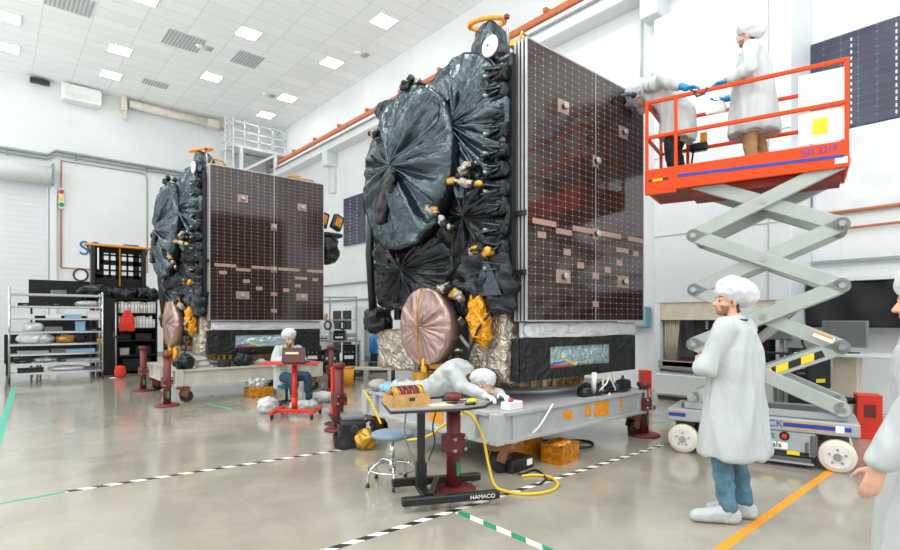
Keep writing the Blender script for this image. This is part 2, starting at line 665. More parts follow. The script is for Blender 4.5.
u = thing('air_conditioner', 'long white air conditioning unit high on the wall under the ceiling', 'air conditioner', (2.75, WY - 0.3, 10.36))
mb = MB(); mb.box((0, 0, 0), (1.3, 0.55, 0.62), bev=0.06, seg=3); mb.build('casing', 'white_plastic', u)
mb = MB()
for k in range(4): mb.box((0, -0.279, -0.2 + 0.05 * k), (1.1, 0.012, 0.02))
mb.build('grille', 'cream_duct', u)
mb = MB(); mb.box((0, 0, 0), (0.6, 0.3, 0.14), bev=0.02); mb.build('body', 'dark_steel', tag(thing('wall_vent', 'narrow dark vent high on the wall beside the air conditioner', 'vent', (1.45, WY - 0.16, 10.6)), None))

# signal light and round gauge beside the roller door
u = thing('signal_light', 'small red, yellow and green signal light beside the roller door', 'signal light', (2.12, WY - 0.12, 5.9))
MB().box((0, 0.04, 0.35), (0.2, 0.1, 0.8), bev=0.02).build('housing', 'white_plastic', u)
for k, m in enumerate(('green', 'hazard_yellow', 'red_paint')):
    MB().cyl((0, 0, 0.1 + 0.25 * k), (0, -0.06, 0.1 + 0.25 * k), 0.085, n=14).build('lamp', m, u)
u = thing('wall_gauge', 'round dark-rimmed gauge on the white wall above the black screens', 'gauge', (2.75, WY, 3.3))
Mx = Matrix.Translation((0, -0.02, 0)) @ Euler((PI / 2, 0, 0)).to_matrix().to_4x4()
MB().lathe([(0.2, 0), (0.26, 0), (0.27, 0.05), (0.21, 0.07), (0.2, 0.03)], 24, Mx, cap=False).build('rim', 'dark_steel', u)
MB().cyl((0, 0, 0), (0, -0.04, 0), 0.2, n=24).build('dial', 'paper', u)

# blue sign on the wall, half hidden by the black frame
u = thing('wall_sign', 'blue lettered sign on the white wall above the black framed box', 'sign', (2.95, WY, 4.3))
Mx = Euler((PI / 2, 0, 0)).to_matrix().to_4x4()
text_mesh('lettering', 'SS', 0.8, 'sign_blue', u, Matrix.Translation((0.1, -0.015, 0.06)) @ Mx, 0.01)
MB().box((1.55, -0.015, 0.3), (0.55, 0.03, 0.14)).box((1.76, -0.015, 0.1), (0.14, 0.03, 0.5)).build('corner_mark', 'sign_blue', u)

# white railed catwalk in the corner
u = thing('catwalk', 'white railed maintenance catwalk high in the corner of the hall', 'catwalk', (8.1, WY - 1.3, 8.2))
MB().box((1.35, 0.6, 1.2), (2.6, 1.2, 0.12)).build('deck', 'white_panel', u)
mb = MB()
for z in (1.55, 1.9, 2.3):
    mb.box((1.35, 0.03, z), (2.6, 0.05, 0.05)); mb.box((0.04, 0.6, z), (0.05, 1.2, 0.05))
for x in (0.04, 0.7, 1.35, 2.0, 2.6):
    mb.box((x, 0.03, 1.8), (0.05, 0.05, 1.2))
mb.build('railing', 'white_paint', u)
for x in (0.55, 2.15):
    MB().box((x, 0.05, 0.35), (0.14, 0.12, 1.7)).build('post', 'white_paint', u)
MB().bar((0.6, 0.05, 0.1), (2.1, 0.05, 1.1), 0.06, 0.1).build('brace', 'white_paint', u)
mb = MB()
for x in (0.0, 0.34): mb.box((x - 0.2, -0.1, 1.1), (0.05, 0.05, 2.6))
for k in range(9): mb.cyl((-0.2, -0.1, 0.1 + 0.28 * k), (0.14, -0.1, 0.1 + 0.28 * k), 0.02, n=6)
mb.build('ladder', 'white_paint', u)
u2 = thing('wall_cabinet', 'grey cabinet on the wall inside the white catwalk frame', 'cabinet', (9.45, WY - 0.3, 8.2))
MB().box((0, 0, 0.55), (1.3, 0.5, 1.1), bev=0.02).build('body', 'vent_grey', u2)

# crane rail and beam along the right wall
mb = MB(); mb.box((WX - 0.42, 10.3, 9.0), (0.12, 30, 0.16), bev=0.02)
for k in range(14): mb.box((WX - 0.42, -4 + 2.05 * k, 9.12), (0.2, 0.1, 0.1))
struct(mb.build('trim_6', 'rail_orange'))
mb = MB(); mb.box((WX - 0.25, 10.3, 8.55), (0.5, 30, 0.34), bev=0.015); mb.box((WX - 0.22, 10.3, 8.82), (0.44, 30, 0.08))
struct(mb.build('trim_7', 'white_paint'))
mb = MB(); mb.tube([(WX - 0.55, -4.8, 8.66), (WX - 0.55, 25.5, 8.66)], 0.035)
struct(mb.build('trim_8', 'pipe_grey'))
for k, y in enumerate((19.7, 12.5, 5.6)):
    mb = MB(); mb.box((WX - 0.25, y, 8.1), (0.5, 0.4, 0.6), bev=0.02); mb.box((WX - 0.06, y, 7.3), (0.12, 0.3, 1.1)); mb.cyl((WX - 0.06, y + 0.4, 8.4), (WX - 0.06, y + 0.4, 6.8), 0.02, n=6)
    struct(mb.build('trim_%d' % (9 + k), 'white_panel'))
# pipes and ledges low on the right wall
mb = MB(); mb.tube([(WX - 0.06, -4.5, 3.34), (WX - 0.06, 2.8, 3.3)], 0.03)
struct(mb.build('trim_12', 'copper_pipe'))
mb = MB(); mb.tube([(WX - 0.06, -4.5, 3.08), (WX - 0.06, 2.8, 3.02)], 0.022)
struct(mb.build('trim_13', 'copper_pipe'))
mb = MB(); mb.box((WX - 0.05, -1.6, 2.48), (0.1, 8.8, 0.05)); mb.box((WX - 0.05, 15, 2.95), (0.1, 18, 0.06)); mb.box((WX - 0.05, 15, 2.3), (0.1, 18, 0.05))
struct(mb.build('trim_14', 'pipe_grey'))

# solar wing panels hung high on the right wall
def wall_panel(label, y0, y1, z0, z1):
    u = thing('solar_panel', label, 'solar panel', (WX - 0.06, y0, z0))
    L = y1 - y0
    mb = MB('solar_blue', 'paper')
    mb.box((0, L / 2, (z1 - z0) / 2), (0.05, L, z1 - z0))
    mb.use('paper')
    n = max(1, round(L / 0.55))
    for k in range(1, n):
        for q in range(14):
            mb.box((-0.027, L * k / n, 0.08 + q * (z1 - z0 - 0.1) / 14), (0.006, 0.02, 0.05))
    mb.build('cells', None, u)
wall_panel('long blue-black solar panel hung on the wall beyond the lift basket', -1.2, 2.83, 4.68, 6.25)
wall_panel('small blue-black solar panel hung on the far wall between the two satellites', 17.3, 18.85, 4.45, 6.34)

# crumpled white sheet on the wall below the long panel
b = bmesh.new()
bmesh.ops.create_grid(b, x_segments=60, y_segments=30, size=0.5)
for v in b.verts:
    p = V((v.co.x * 3.6, v.co.y * 1.35, 0))
    h = 0.03 + abs(noise.noise(V((p.x * 1.3, p.y * 1.3 + p.x * 0.6, 3)))) * 0.11 + noise.noise(p * 4) * 0.02
    v.co = V((WX - 0.02 - h, 1.0 + p.x, 3.98 + p.y))
for f in b.faces: f.smooth = True
mb = MB('sheet_white'); mb.merge(b)
o = mb.build('plastic_sheet', 'sheet_white')
md = o.modifiers.new('s', 'SOLIDIFY'); md.thickness = 0.004
tag(o, 'crumpled white plastic sheet on the wall behind the scissor arms', 'plastic sheet')

# black drape over the work bay at the right
mb = MB()
vs, fs = [], []
n, k = 70, 14
for i in range(n):
    for j in range(k):
        y = -1.4 + 4.2 * i / (n - 1); z = 2.12 - 0.74 * j / (k - 1)
        x = WX - 0.36 - 0.05 * math.sin(y * 9 + j * 0.25) - 0.06 * noise.noise(V((y * 2, z * 4, 1))) - 0.02 * j / k
        vs.append((x, y, z))
for i in range(n - 1):
    for j in range(k - 1):
        fs.append((i * k + j, (i + 1) * k + j, (i + 1) * k + j + 1, i * k + j + 1))
mb.raw(vs, fs)
o = mb.build('black_drape', 'black_cloth')
md = o.modifiers.new('s', 'SOLIDIFY'); md.thickness = 0.01
tag(o, 'black cloth drape hanging along the wall behind the grey monitor', 'drape')
struct(MB().box((WX - 0.2, 0.7, 2.16), (0.4, 4.2, 0.06)).build('trim_15', 'white_panel'))

# ------------------------------------------------------------------ lamps and vents in the ceiling
emit('lamp_light', (1.0, 0.99, 0.97, 1), 14)
def ceil_light(x, y, label, group=None):
    u = thing('ceiling_light', label, 'ceiling light', (x, y, CZ), 0, group)
    mb = MB()
    for sx, sy, w, d in ((0, 0.33, 0.7, 0.04), (0, -0.33, 0.7, 0.04), (0.33, 0, 0.04, 0.62), (-0.33, 0, 0.04, 0.62)):
        mb.box((sx, sy, -0.01), (w, d, 0.03))
    mb.build('frame', 'white_paint', u)
    MB().box((0, 0, -0.012), (0.62, 0.62, 0.02)).build('diffuser', 'lamp_light', u)
    return u
for x, y, l in (
    (0.4, 21.05, 'bright square ceiling light at the far left, nearer of the two at the edge'),
    (0.45, 23.4, 'bright square ceiling light at the far left, closest to the roller door wall'),
    (3.37, 17.2, 'bright square ceiling light cut by the top edge, left of centre'),
    (3.37, 21.1, 'bright square ceiling light, upper of the pair above the air conditioner'),
    (3.45, 23.45, 'bright square ceiling light, lower of the pair above the air conditioner'),
    (6.3, 17.15, 'bright square ceiling light, alone high between the two rows left of centre'),
    (6.38, 21.15, 'bright square ceiling light, middle one above the duct on the wall'),
    (9.36, 21.1, 'bright square ceiling light above the catwalk, nearer of the two'),
    (9.4, 23.45, 'bright square ceiling light right above the white catwalk'),
    (9.27, 17.15, 'bright square ceiling light near the right wall, third from the corner'),
    (9.2, 13.7, 'bright square ceiling light nearest the crane rail and the tall satellite')):
    ceil_light(x, y, l)

def ceil_vent(x, y, w, d, label):
    u = thing('ceiling_vent', label, 'vent', (x, y, CZ))
    MB().box((0, 0, -0.008), (w, d, 0.016)).build('frame', 'white_panel', u)
    mb = MB()
    n = int(w / 0.1)
    for i in range(n):
        mb.box((-w / 2 + (i + 0.5) * w / n, 0, -0.02), (0.055, d - 0.1, 0.014))
    mb.build('slat', 'vent_grey', u)
for px, Y, w, d, l in ((1.75, 18.9, 1.15, 1.15, 'grey square ceiling vent, leftmost of the three'), (4.85, 19.05, 1.15, 1.15, 'grey square ceiling vent between two rows of lights'),
                       (6.9, 18.9, 0.9, 1.1, 'grey square ceiling vent nearest the lone high light'), (4.9, 23.2, 0.9, 0.6, 'grey ceiling vent close to the far wall')):
    ceil_vent(px, Y, w, d, l)
for x, y, l in ((5.35, 19.0, 'small round ceiling detector between the vents'), (8.5, 21.3, 'small ceiling detector beside the lights near the corner'), (9.6, 15.9, 'small ceiling detector near the right wall lights')):
    u = thing('smoke_detector', l, 'detector', (x, y, CZ))
    MB().lathe([(0.14, 0), (0.14, -0.03), (0.09, -0.07), (0.03, -0.08)], 16).build('body', 'white_plastic', u)
    MB().box((0.3, 0, -0.02), (0.2, 0.3, 0.04), bev=0.01).build('bracket', 'vent_grey', u)

AE = 120
# the rest of the hall's lamps, outside the frame
def area(x, y, e, s=1.2):
    l = bpy.data.lights.new('hall_lamp', 'AREA')
    l.energy = e; l.size = s; l.color = (1.0, 0.985, 0.96)
    o = bpy.data.objects.new('hall_lamp', l)
    COL.objects.link(o); o.location = (x, y, CZ - 0.05)
for x in (-4.5, 0.5, 6.2):
    for y in (-2.5, 2.0, 6.5, 11.0):
        if x > 0 and y > 9: continue
        if x > 5 and y < 0: continue
        area(x, y, AE)
for x in (-4.5,):
    for y in (15.0, 20.5): area(x, y, AE)

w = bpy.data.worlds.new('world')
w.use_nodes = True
# unseen hall as world colour: brightened below the horizon to light the ceiling,
# dark band added along the horizon for reflection contrast, mid tone above
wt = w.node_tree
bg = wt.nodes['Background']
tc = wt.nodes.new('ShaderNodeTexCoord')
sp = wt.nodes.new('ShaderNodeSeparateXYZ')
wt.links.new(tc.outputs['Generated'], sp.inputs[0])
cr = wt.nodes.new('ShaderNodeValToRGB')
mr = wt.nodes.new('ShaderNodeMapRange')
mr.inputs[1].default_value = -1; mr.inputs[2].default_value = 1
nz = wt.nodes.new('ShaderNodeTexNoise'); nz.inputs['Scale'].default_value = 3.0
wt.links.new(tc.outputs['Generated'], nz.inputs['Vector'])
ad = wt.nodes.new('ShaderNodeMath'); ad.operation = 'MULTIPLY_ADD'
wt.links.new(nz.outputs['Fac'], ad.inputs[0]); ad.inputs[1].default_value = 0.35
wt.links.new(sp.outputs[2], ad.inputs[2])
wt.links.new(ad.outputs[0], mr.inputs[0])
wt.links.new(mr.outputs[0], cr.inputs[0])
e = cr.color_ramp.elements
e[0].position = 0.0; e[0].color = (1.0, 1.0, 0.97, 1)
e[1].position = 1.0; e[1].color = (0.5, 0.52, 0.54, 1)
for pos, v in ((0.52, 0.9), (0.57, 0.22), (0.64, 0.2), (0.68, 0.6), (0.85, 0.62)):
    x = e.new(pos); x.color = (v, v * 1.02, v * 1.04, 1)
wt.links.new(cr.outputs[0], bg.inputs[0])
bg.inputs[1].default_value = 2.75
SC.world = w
SC.cycles.use_denoising = True
SC.cycles.max_bounces = 10
SC.cycles.diffuse_bounces = 8
SC.cycles.sample_clamp_indirect = 6

# ------------------------------------------------------------------ tape on the floor
def tape(p0, p1, wd, m, label, group=None):
    p0, p1 = V((p0[0], p0[1], 0)), V((p1[0], p1[1], 0))
    L = (p1 - p0).length
    o = MB().box((L / 2, 0, 0.0015), (L, wd, 0.003)).build('floor_tape', m)
    o.location = p0
    o.rotation_euler = (0, 0, math.atan2(p1.y - p0.y, p1.x - p0.x))
    return tag(o, label, 'floor tape', group)
tape((0.5, 3.13), (6.2, 3.13), 0.055, 'tape_bw', 'black and white striped floor tape under the black table foot and along the grey dolly')
tape((0.5, 5.7), (3.1, 5.44), 0.055, 'tape_bw', 'black and white striped floor tape across the open floor to the black vacuum')
tape((-3.0, 5.55), (0.5, 5.7), 0.04, 'tape_green', 'plain green floor tape leading on from the striped tape at lower left')
tape((2.76, 3.08), (2.74, 1.2), 0.06, 'tape_gw', 'green and white striped floor tape running from the table foot to the lower edge')
tape((0.05, 8.2), (0.42, 15.4), 0.09, 'tape_green', 'plain green floor tape along the left edge towards the shelving rack')
tape((2.5, 1.44), (6.6, 1.5), 0.065, 'tape_orange', 'orange floor tape beside the standing worker to the scissor lift wheel')
tape((2.94, 10.1), (3.07, 9.1), 0.05, 'tape_green', 'short green floor tape under the edge of the far dolly')
tape((6.9, 4.1), (9.6, 2.7), 0.04, 'tape_green', 'green floor tape between the grey dolly and the white machine')
# ------------------------------------------------------------------ satellite (own frame: x along the solar panels, y away from them)
def wav(seed, k):
    rr = random.Random(seed)
    return [(rr.uniform(3, 22), rr.uniform(0, 6.28), rr.uniform(0.3, 1.0)) for _ in range(k)]

def dish_cover(mb, c, ry, rz, dep, seed, pleat=0.035, tilt=(0, 0, 0), nr=26, na=150, back=0.12):
    """wrapped reflector facing -x: film gathered towards the middle over a round rim"""
    rot = Euler(tilt).to_matrix()
    ws = wav(seed, 9)
    off = V((seed * 2.7, seed * 1.9, 0))
    vs, fs = [], []
    c = V(c)
    def P(r, a, front):
        y, z = r * ry * math.cos(a), r * rz * math.sin(a)
        if front:
            pl = 0
            for k, ph, am in ws:
                pl += am * (0.5 - abs(math.sin(k * a * 0.5 + ph + 0.5 * math.sin(3 * r + ph))))
            q = V((math.cos(a) * 3.2, math.sin(a) * 3.2, r * 1.6)) + off
            ca, sa = math.cos(a), math.sin(a)
            h = dep * (1 - r * r)
            env = pleat * min(1, r * 5) * min(1, (1.04 - r) * 6)
            for K, am in ((2.0, 0.9), (4.0, 1.0), (8.0, 0.7)):
                h += env * am * (0.32 - abs(noise.noise(V((ca * K, sa * K, r * 0.6)) + off)) * 2.2)
            h += (0.4 - abs(noise.noise(q * 2.6))) * 0.02 + noise.noise(V((y * 3, z * 3, seed))) * 0.05 * (1.05 - r)
            rim = 1 + 0.03 * noise.noise(V((math.cos(a) * 4, math.sin(a) * 4, seed)))
            return c + rot @ V((-h, y * rim, z * rim))
        return c + rot @ V((back + 0.05 * r * r, y, z))
    for front in (True, False):
        for i in range(1, nr + 1):
            r = i / nr
            if front and i == nr: r = 1.0
            for j in range(na):
                a = 2 * PI * j / na
                vs.append(P(r if front else 1.0 - (i - 1) / nr, a, front))
    m = 2 * nr
    for i in range(m - 1):
        for j in range(na):
            j2 = (j + 1) % na
            fs.append((i * na + j, i * na + j2, (i + 1) * na + j2, (i + 1) * na + j))
    vs.append(P(0, 0, True)); fs += [(len(vs) - 1, (j + 1) % na, j) for j in range(na)]
    vs.append(P(0, 0, False)); b0 = (m - 1) * na
    fs += [(len(vs) - 1, b0 + j, b0 + (j + 1) % na) for j in range(na)]
    mb.raw(vs, fs)

def bracket(mb, p0, p1, seed):
    """hinge bracket: a bent arm with a bolted joint and gold wrapped ends"""
    rr = random.Random(seed)
    p0, p1 = V(p0), V(p1)
    mid = (p0 + p1) / 2 + V((-0.05, 0, 0.05))
    mb.use('foil_silver').tube([p0, mid, p1], [0.03, 0.03, 0.03], 10)
    for q in range(8):
        u = q / 7
        p = (p0.lerp(mid, u * 2) if u < 0.5 else mid.lerp(p1, u * 2 - 1))
        m = rr.choice(['foil_silver', 'foil_silver', 'film_black', 'gold', 'film_dark', 'grey_cloth'])
        k = rr.uniform(0.022, 0.038)
        mb.use(m).rock(p + V((rr.uniform(-.02, .02), rr.uniform(-.02, .02), rr.uniform(-.02, .02))), (k, k * 1.8, k), 0.02, 22, seed * 7 + q, 3, 0.7, (rr.uniform(0, 3), rr.uniform(0, 3), rr.uniform(0, 3)))

SAT_X, SAT_Z0, SAT_Z1 = 2.34, 1.5, 4.44
PATCH = [(.26, .19, .085, .05), (.79, .19, .085, .05), (.53, .355, .05, .045), (.12, .643, .17, .02), (.42, .643, .17, .02), (.53, .65, .05, .045), (.665, .643, .2, .02),
         (.92, .643, .16, .02), (.1, .69, .06, .022), (.265, .665, .12, .02), (.29, .74, .055, .024), (.4, .785, .055, .024), (.53, .82, .055, .024), (.64, .79, .055, .024),
         (.75, .755, .055, .024), (.78, .70, .12, .02), (.92, .705, .055, .022), (.26, .835, .11, .05), (.79, .835, .11, .05), (.53, .935, .05, .024)]

def make_satellite():
    s = thing('satellite', '', 'satellite')
    H = SAT_Z1 - SAT_Z0
    # stowed solar wing: four panels, the outer one showing its cells
    for k in range(4):
        y = 0.05 * k
        mb = MB('solar_cells' if k == 0 else 'dark_steel', 'aluminium', 'cell_patch', 'dark_steel')
        mb.use('solar_cells' if k == 0 else 'dark_steel').box((SAT_X / 2, 0, H / 2), (SAT_X, 0.018, H))
        mb.use('aluminium')
        for x in (-0.006, SAT_X + 0.006): mb.box((x, 0, H / 2), (0.012, 0.026, H + 0.02))
        for z in (-0.008, H + 0.008): mb.box((SAT_X / 2, 0, z), (SAT_X, 0.026, 0.016))
        if k == 0:
            mb.box((SAT_X * 0.53, -0.0105, H / 2), (0.012, 0.003, H))
            for (u, v, w, h) in PATCH:
                mb.use('cell_patch').box((u * SAT_X, -0.0115, (1 - v) * H), (w * SAT_X, 0.005, h * H))
                if h > 0.04:
                    mb.use('dark_steel').cyl((u * SAT_X, -0.01, (1 - v) * H), (u * SAT_X, -0.05, (1 - v) * H), 0.03, n=10)
                    mb.use('aluminium').cyl((u * SAT_X, -0.05, (1 - v) * H), (u * SAT_X, -0.07, (1 - v) * H), 0.045, 0.03, n=10)
        o = mb.build('solar_panel', None, s, (0, y, SAT_Z0))
    for z in (1.62, 3.0, 4.3):
        for x in (0.06, 2.26):
            MB().cyl((x, 0.0, z), (x, 0.28, z), 0.025, n=8).build('hold_down_pin', 'steel', s)
    for z in (2.0, 2.62): MB().box((-0.02, 0.09, z), (0.05, 0.2, 0.055)).build('panel_hinge', 'black_plastic', s)
    # bus
    mb = MB('film_dark')
    mb.box((1.16, 1.25, 2.9), (2.2, 1.95, 2.85), bev=0.03)
    mb.build('body', 'film_dark', s)
    mb = MB('film_grey_white')
    mb.box((1.16, 1.22, 4.37), (2.24, 1.98, 0.1), bev=0.02)
    mb.rock((1.2, 0.26, 4.42), (1.0, 0.1, 0.06), 0.04, 4, 3, 4, 0.7)
    mb.build('top_deck', None, s)
    # far wing
    mb = MB(); mb.box((SAT_X / 2, 2.34, 2.97), (SAT_X, 0.12, H)); mb.build('stowed_wing', 'dark_steel', s)
    # reflectors wrapped in dark film
    def dish(c, ry, rz, dep, seed, m, pl, tilt=(0, 0, 0), sub=None):
        mb = MB(m); dish_cover(mb, c, ry, rz, dep, seed, pl, tilt)
        return mb.build('antenna_reflector', None, s)
    dish((-0.24, 0.84, 3.68), 0.7, 0.84, 0.1, 2, 'film_teal', 0.08, (0, 0.06, 0.12))
    dish((-0.42, 1.66, 3.36), 0.94, 0.99, 0.16, 1, 'film_teal', 0.1, (0, 0.04, -0.05))
    dish((-0.2, 0.66, 2.63), 0.52, 0.52, 0.1, 5, 'film_black', 0.06, (0.0, 0, 0.05))
    dish((-0.26, 1.72, 2.12), 0.8, 0.5, 0.12, 7, 'film_black', 0.08, (0, 0.05, 0))
    # hanging film below and between
    for i, (c, sz, sd) in enumerate((((-0.08, 0.62, 1.9), (0.12, 0.5, 0.34), 3), ((-0.1, 1.3, 2.8), (0.12, 0.3, 0.7), 5), ((-0.05, 1.25, 3.6), (0.12, 0.25, 0.5), 6), ((-0.14, 2.28, 2.7), (0.16, 0.18, 1.05), 8))):
        mb = MB('film_black'); mb.rock(c, sz, 0.12, 4.5, sd, 5, 0.6)
        mb.build('protective_film', None, s)
    # dark gather at the foot of the largest reflector's film
    mb = MB('film_dark'); mb.rock((-0.57, 1.74, 3.0), (0.05, 0.1, 0.34), 0.06, 5, 4, 4, 0.3, (0.45, 0, 0)); mb.build('film_gather', None, s)
    # long strut down the left edge
    mb = MB(); mb.tube([(-0.3, 2.5, 3.1), (-0.28, 2.58, 2.4), (-0.2, 2.62, 1.62)], 0.06, 8); mb.build('strut', 'black_plastic', s)
    # copper coloured reflector with a seam down the middle
    mb = MB('foil_copper'); dish_cover(mb, (-0.42, 1.23, 1.42), 0.44, 0.45, 0.05, 11, 0.014, (0, 0, 0), 22, 110)
    d = mb.build('antenna_reflector', None, s)
    d['label'] = 'round pinkish copper foil reflector with a gold seam'
    mb = MB()
    mb.tube([(-0.53 + 0.07 * (t / 6) ** 2, 1.2, 1.42 + 0.45 * t / 6) for t in range(-6, 7)], 0.012, 6)
    mb.build('seam', 'gold', d)
    mb = MB(); mb.cyl((-0.38, 1.23, 1.05), (-0.38, 1.23, 0.68), 0.05, n=10); mb.box((-0.38, 1.23, 0.84), (0.2, 0.22, 0.1)); mb.build('reflector_stand', 'gold', s)
    # brackets between the reflectors
    for i, (a, b) in enumerate((((-0.38, 1.0, 3.0), (-0.3, 0.4, 2.95)), ((-0.42, 1.12, 2.8), (-0.4, 0.74, 2.5)), ((-0.3, 0.5, 2.24), (-0.24, 0.3, 2.2)), ((-0.32, 0.9, 3.62), (-0.3, 0.78, 3.48)),
                               ((-0.36, 0.96, 1.88), (-0.3, 0.7, 1.74)), ((-0.34, 2.42, 4.0), (-0.2, 2.3, 3.8)), ((-0.4, 1.6, 4.36), (-0.2, 1.5, 4.4)), ((-0.34, 0.7, 3.05), (-0.24, 0.46, 3.2)))):
        mb = MB(); bracket(mb, a, b, i); mb.build('hinge_bracket', None, s)
    mb = MB('film_black'); mb.rock((-0.25, 2.2, 4.28), (0.1, 0.2, 0.1), 0.06, 6, 2, 4); mb.build('wrapped_thruster', None, s)
    mb = MB('film_dark'); mb.rock((-0.1, 2.66, 1.5), (0.16, 0.18, 0.16), 0.07, 6, 9, 4, 0.3); mb.build('wrapped_thruster', None, s)
    # column of horn feeds, each under its own film hood
    mb = MB('black_plastic'); mb.box((0.0, 0.34, 2.98), (0.16, 0.4, 2.66), bev=0.02); mb.box((-0.06, 0.14, 2.98), (0.06, 0.04, 2.66))
    col = mb.build('feed_column', None, s)
    rr = random.Random(5)
    for k in range(11):
        z = 4.12 - 0.205 * k
        mb = MB('film_black', 'film_teal', 'vent_grey')
        mb.use('film_black').rock((-0.12, 0.28, z), (0.07, 0.12, 0.08), 0.03, 9, k + 1, 3, 0.85)
        for q in range(2):
            mb.use('film_teal').box((-0.2, 0.29 + 0.03 * q, z + 0.055 - 0.07 * q), (0.11, 0.22, 0.02), (0.25 - 0.3 * q, -0.55, 0.15 * (-1) ** k), 0.004)
        mb.use('vent_grey').cyl((-0.2, 0.36, z - 0.02), (-0.25, 0.39, z - 0.01), 0.022, 0.012, 8)
        mb.build('feed_hood', None, col)
    # horn wrapped in film on the top corner, ringed in orange, and a white oval cover
    mb = MB('film_teal'); mb.rock((0.04, 0.58, 4.58), (0.17, 0.17, 0.24), 0.07, 3.5, 6, 5, 0.35)
    hn = mb.build('horn_antenna', None, s)
    Mx = Matrix.Translation((0.02, 0.6, 4.83)) @ Euler((0.1, -0.25, 0)).to_matrix().to_4x4()
    MB().lathe([(0.18, 0), (0.22, 0.0), (0.225, 0.04), (0.18, 0.04), (0.18, 0)], 28, Mx, cap=False).build('rim', 'orange_label', hn)
    mb = MB(); mb.ell((-0.2, 0.34, 4.42), (0.03, 0.12, 0.115)); mb.build('white_cover', 'white_plastic', s)
    mb = MB(); mb.cyl((-0.22, 0.34, 4.42), (-0.24, 0.34, 4.42), 0.012, n=8); mb.build('cover_knob', 'dark_steel', s)
    # bits on the top deck
    mb = MB('gold'); mb.box((0.12, 0.22, 4.47), (0.2, 0.12, 0.06), (0.2, 0.1, 0.3)); mb.tube([(0.02, 0.15, 4.43), (0.1, 0.15, 4.6), (0.3, 0.18, 4.58), (0.42, 0.2, 4.43)], 0.016, 6); mb.build('handling_bracket', None, s)
    mb = MB('steel'); mb.cyl((0.05, 0.3, 4.42), (0.02, 0.3, 4.8), 0.016, n=6); mb.use('dark_red').box((0.02, 0.3, 4.8), (0.045, 0.045, 0.04)); mb.build('probe', None, s)
    mb = MB('gold'); mb.tube([(1.7, 0.2, 4.43), (1.72, 0.2, 4.54), (2.2, 0.2, 4.54), (2.22, 0.2, 4.42)], 0.02, 6); mb.build('handrail', None, s)
    mb = MB('tan_wood'); mb.lathe([(0.05, 4.42), (0.05, 4.56), (0.14, 4.58), (0.15, 4.62), (0.06, 4.64)], 18, Matrix.Translation((1.85, 0.4, 0))); mb.build('antenna_cap', None, s)
    mb = MB('tan_wood'); mb.lathe([(0.07, 4.42), (0.07, 4.54), (0.19, 4.6), (0.2, 4.66), (0.08, 4.7)], 20, Matrix.Translation((0.35, 0.8, 0))); mb.build('antenna_cap', None, s)
    # lower bus: foil boxes, white band, black skirt with a clear window, adapter ring
    mb = MB('foil_silver'); mb.rock((0.1, 0.5, 1.22), (0.2, 0.28, 0.4), 0.05, 6, 12, 5, 0.92); mb.build('foil_box', None, s)
    mb = MB('foil_silver'); mb.rock((0.1, 2.2, 1.1), (0.22, 0.45, 0.26), 0.06, 6, 13, 5, 0.85); mb.build('foil_box', None, s)
    mb = MB('foil_amber'); mb.rock((-0.2, 0.5, 1.5), (0.06, 0.11, 0.26), 0.09, 7, 14, 4, 0.4, (-0.2, 0, 0)); mb.build('amber_foil', None, s)
    mb = MB('film_teal'); mb.prism([(0.25, 0), (-0.2, 0), (0.02, 0.42)], 0, 0.05, Matrix.Translation((-0.18, 0.34, 1.76)) @ Matrix(((0, 0, -1, 0), (1, 0, 0, 0), (0, 1, 0, 0), (0, 0, 0, 1)))); mb.build('film_flap', None, s)
    mb = MB('window_film'); mb.box((1.2, 0.14, 1.39), (2.28, 0.05, 0.17), bev=0.01); mb.rock((1.2, 0.1, 1.39), (1.12, 0.03, 0.08), 0.02, 8, 15, 5, 0.9); mb.build('white_band', 'film_clear_white', s)
    mb = MB('film_dark')
    for x0, x1, z0, z1 in ((0.0, 0.5, 0.84, 1.3), (1.72, 2.3, 0.84, 1.3), (0.5, 1.72, 1.2, 1.3), (0.5, 1.72, 0.84, 0.96)):
        mb.box(((x0 + x1) / 2, 0.1, (z0 + z1) / 2), (x1 - x0, 0.04, z1 - z0), bev=0.004)
    mb.box((0.0, 0.35, 1.07), (0.03, 0.5, 0.46)); mb.box((2.3, 0.6, 1.07), (0.03, 1.0, 0.46))
    sk = mb.build('skirt', 'film_dark', s)
    mb = MB('window_film'); mb.box((1.11, 0.115, 1.08), (1.22, 0.01, 0.25)); mb.rock((1.2, 0.13, 1.06), (0.5, 0.02, 0.1), 0.04, 7, 19, 4, 0.5)
    mb.use('blue_plastic').bar((0.52, 0.105, 1.0), (0.8, 0.105, 1.02), 0.01, 0.02)
    mb.use('red_paint').bar((0.52, 0.105, 0.98), (0.86, 0.105, 0.97), 0.01, 0.02)
    mb.use('hazard_yellow').bar((0.7, 0.105, 1.08), (1.0, 0.105, 0.97), 0.01, 0.02)
    mb.build('clear_window', None, sk)
    mb = MB('steel')
    Mx = Matrix.Translation((1.2, 1.2, 0.6))
    mb.use('aluminium').lathe([(0.8, 0.0), (0.88, 0.0), (0.88, 0.06), (0.82, 0.08), (0.8, 0.14), (0.86, 0.16), (0.86, 0.2), (0.7, 0.2)], 48, Mx)
    mb.use('gold').lathe([(0.83, 0.2), (0.83, 0.26), (0.7, 0.26)], 48, Mx)
    for k in range(40):
        a = 2 * PI * k / 40
        mb.use('gold').box((1.2 + 0.86 * math.cos(a), 1.2 + 0.86 * math.sin(a), 0.74), (0.05, 0.05, 0.08), (0, 0, a))
    mb.build('adapter_ring', None, s)
    mb = MB('dark_red')
    mb.use('dark_red').box((0.9, 1.2, 0.86), (1.6, 1.7, 0.05)); mb.use('gold').box((0.3, 1.3, 0.93), (0.7, 1.5, 0.08)); mb.use('dark_steel').box((1.2, 1.2, 1.2), (1.9, 1.7, 0.6))
    mb.build('support_plate', None, s)
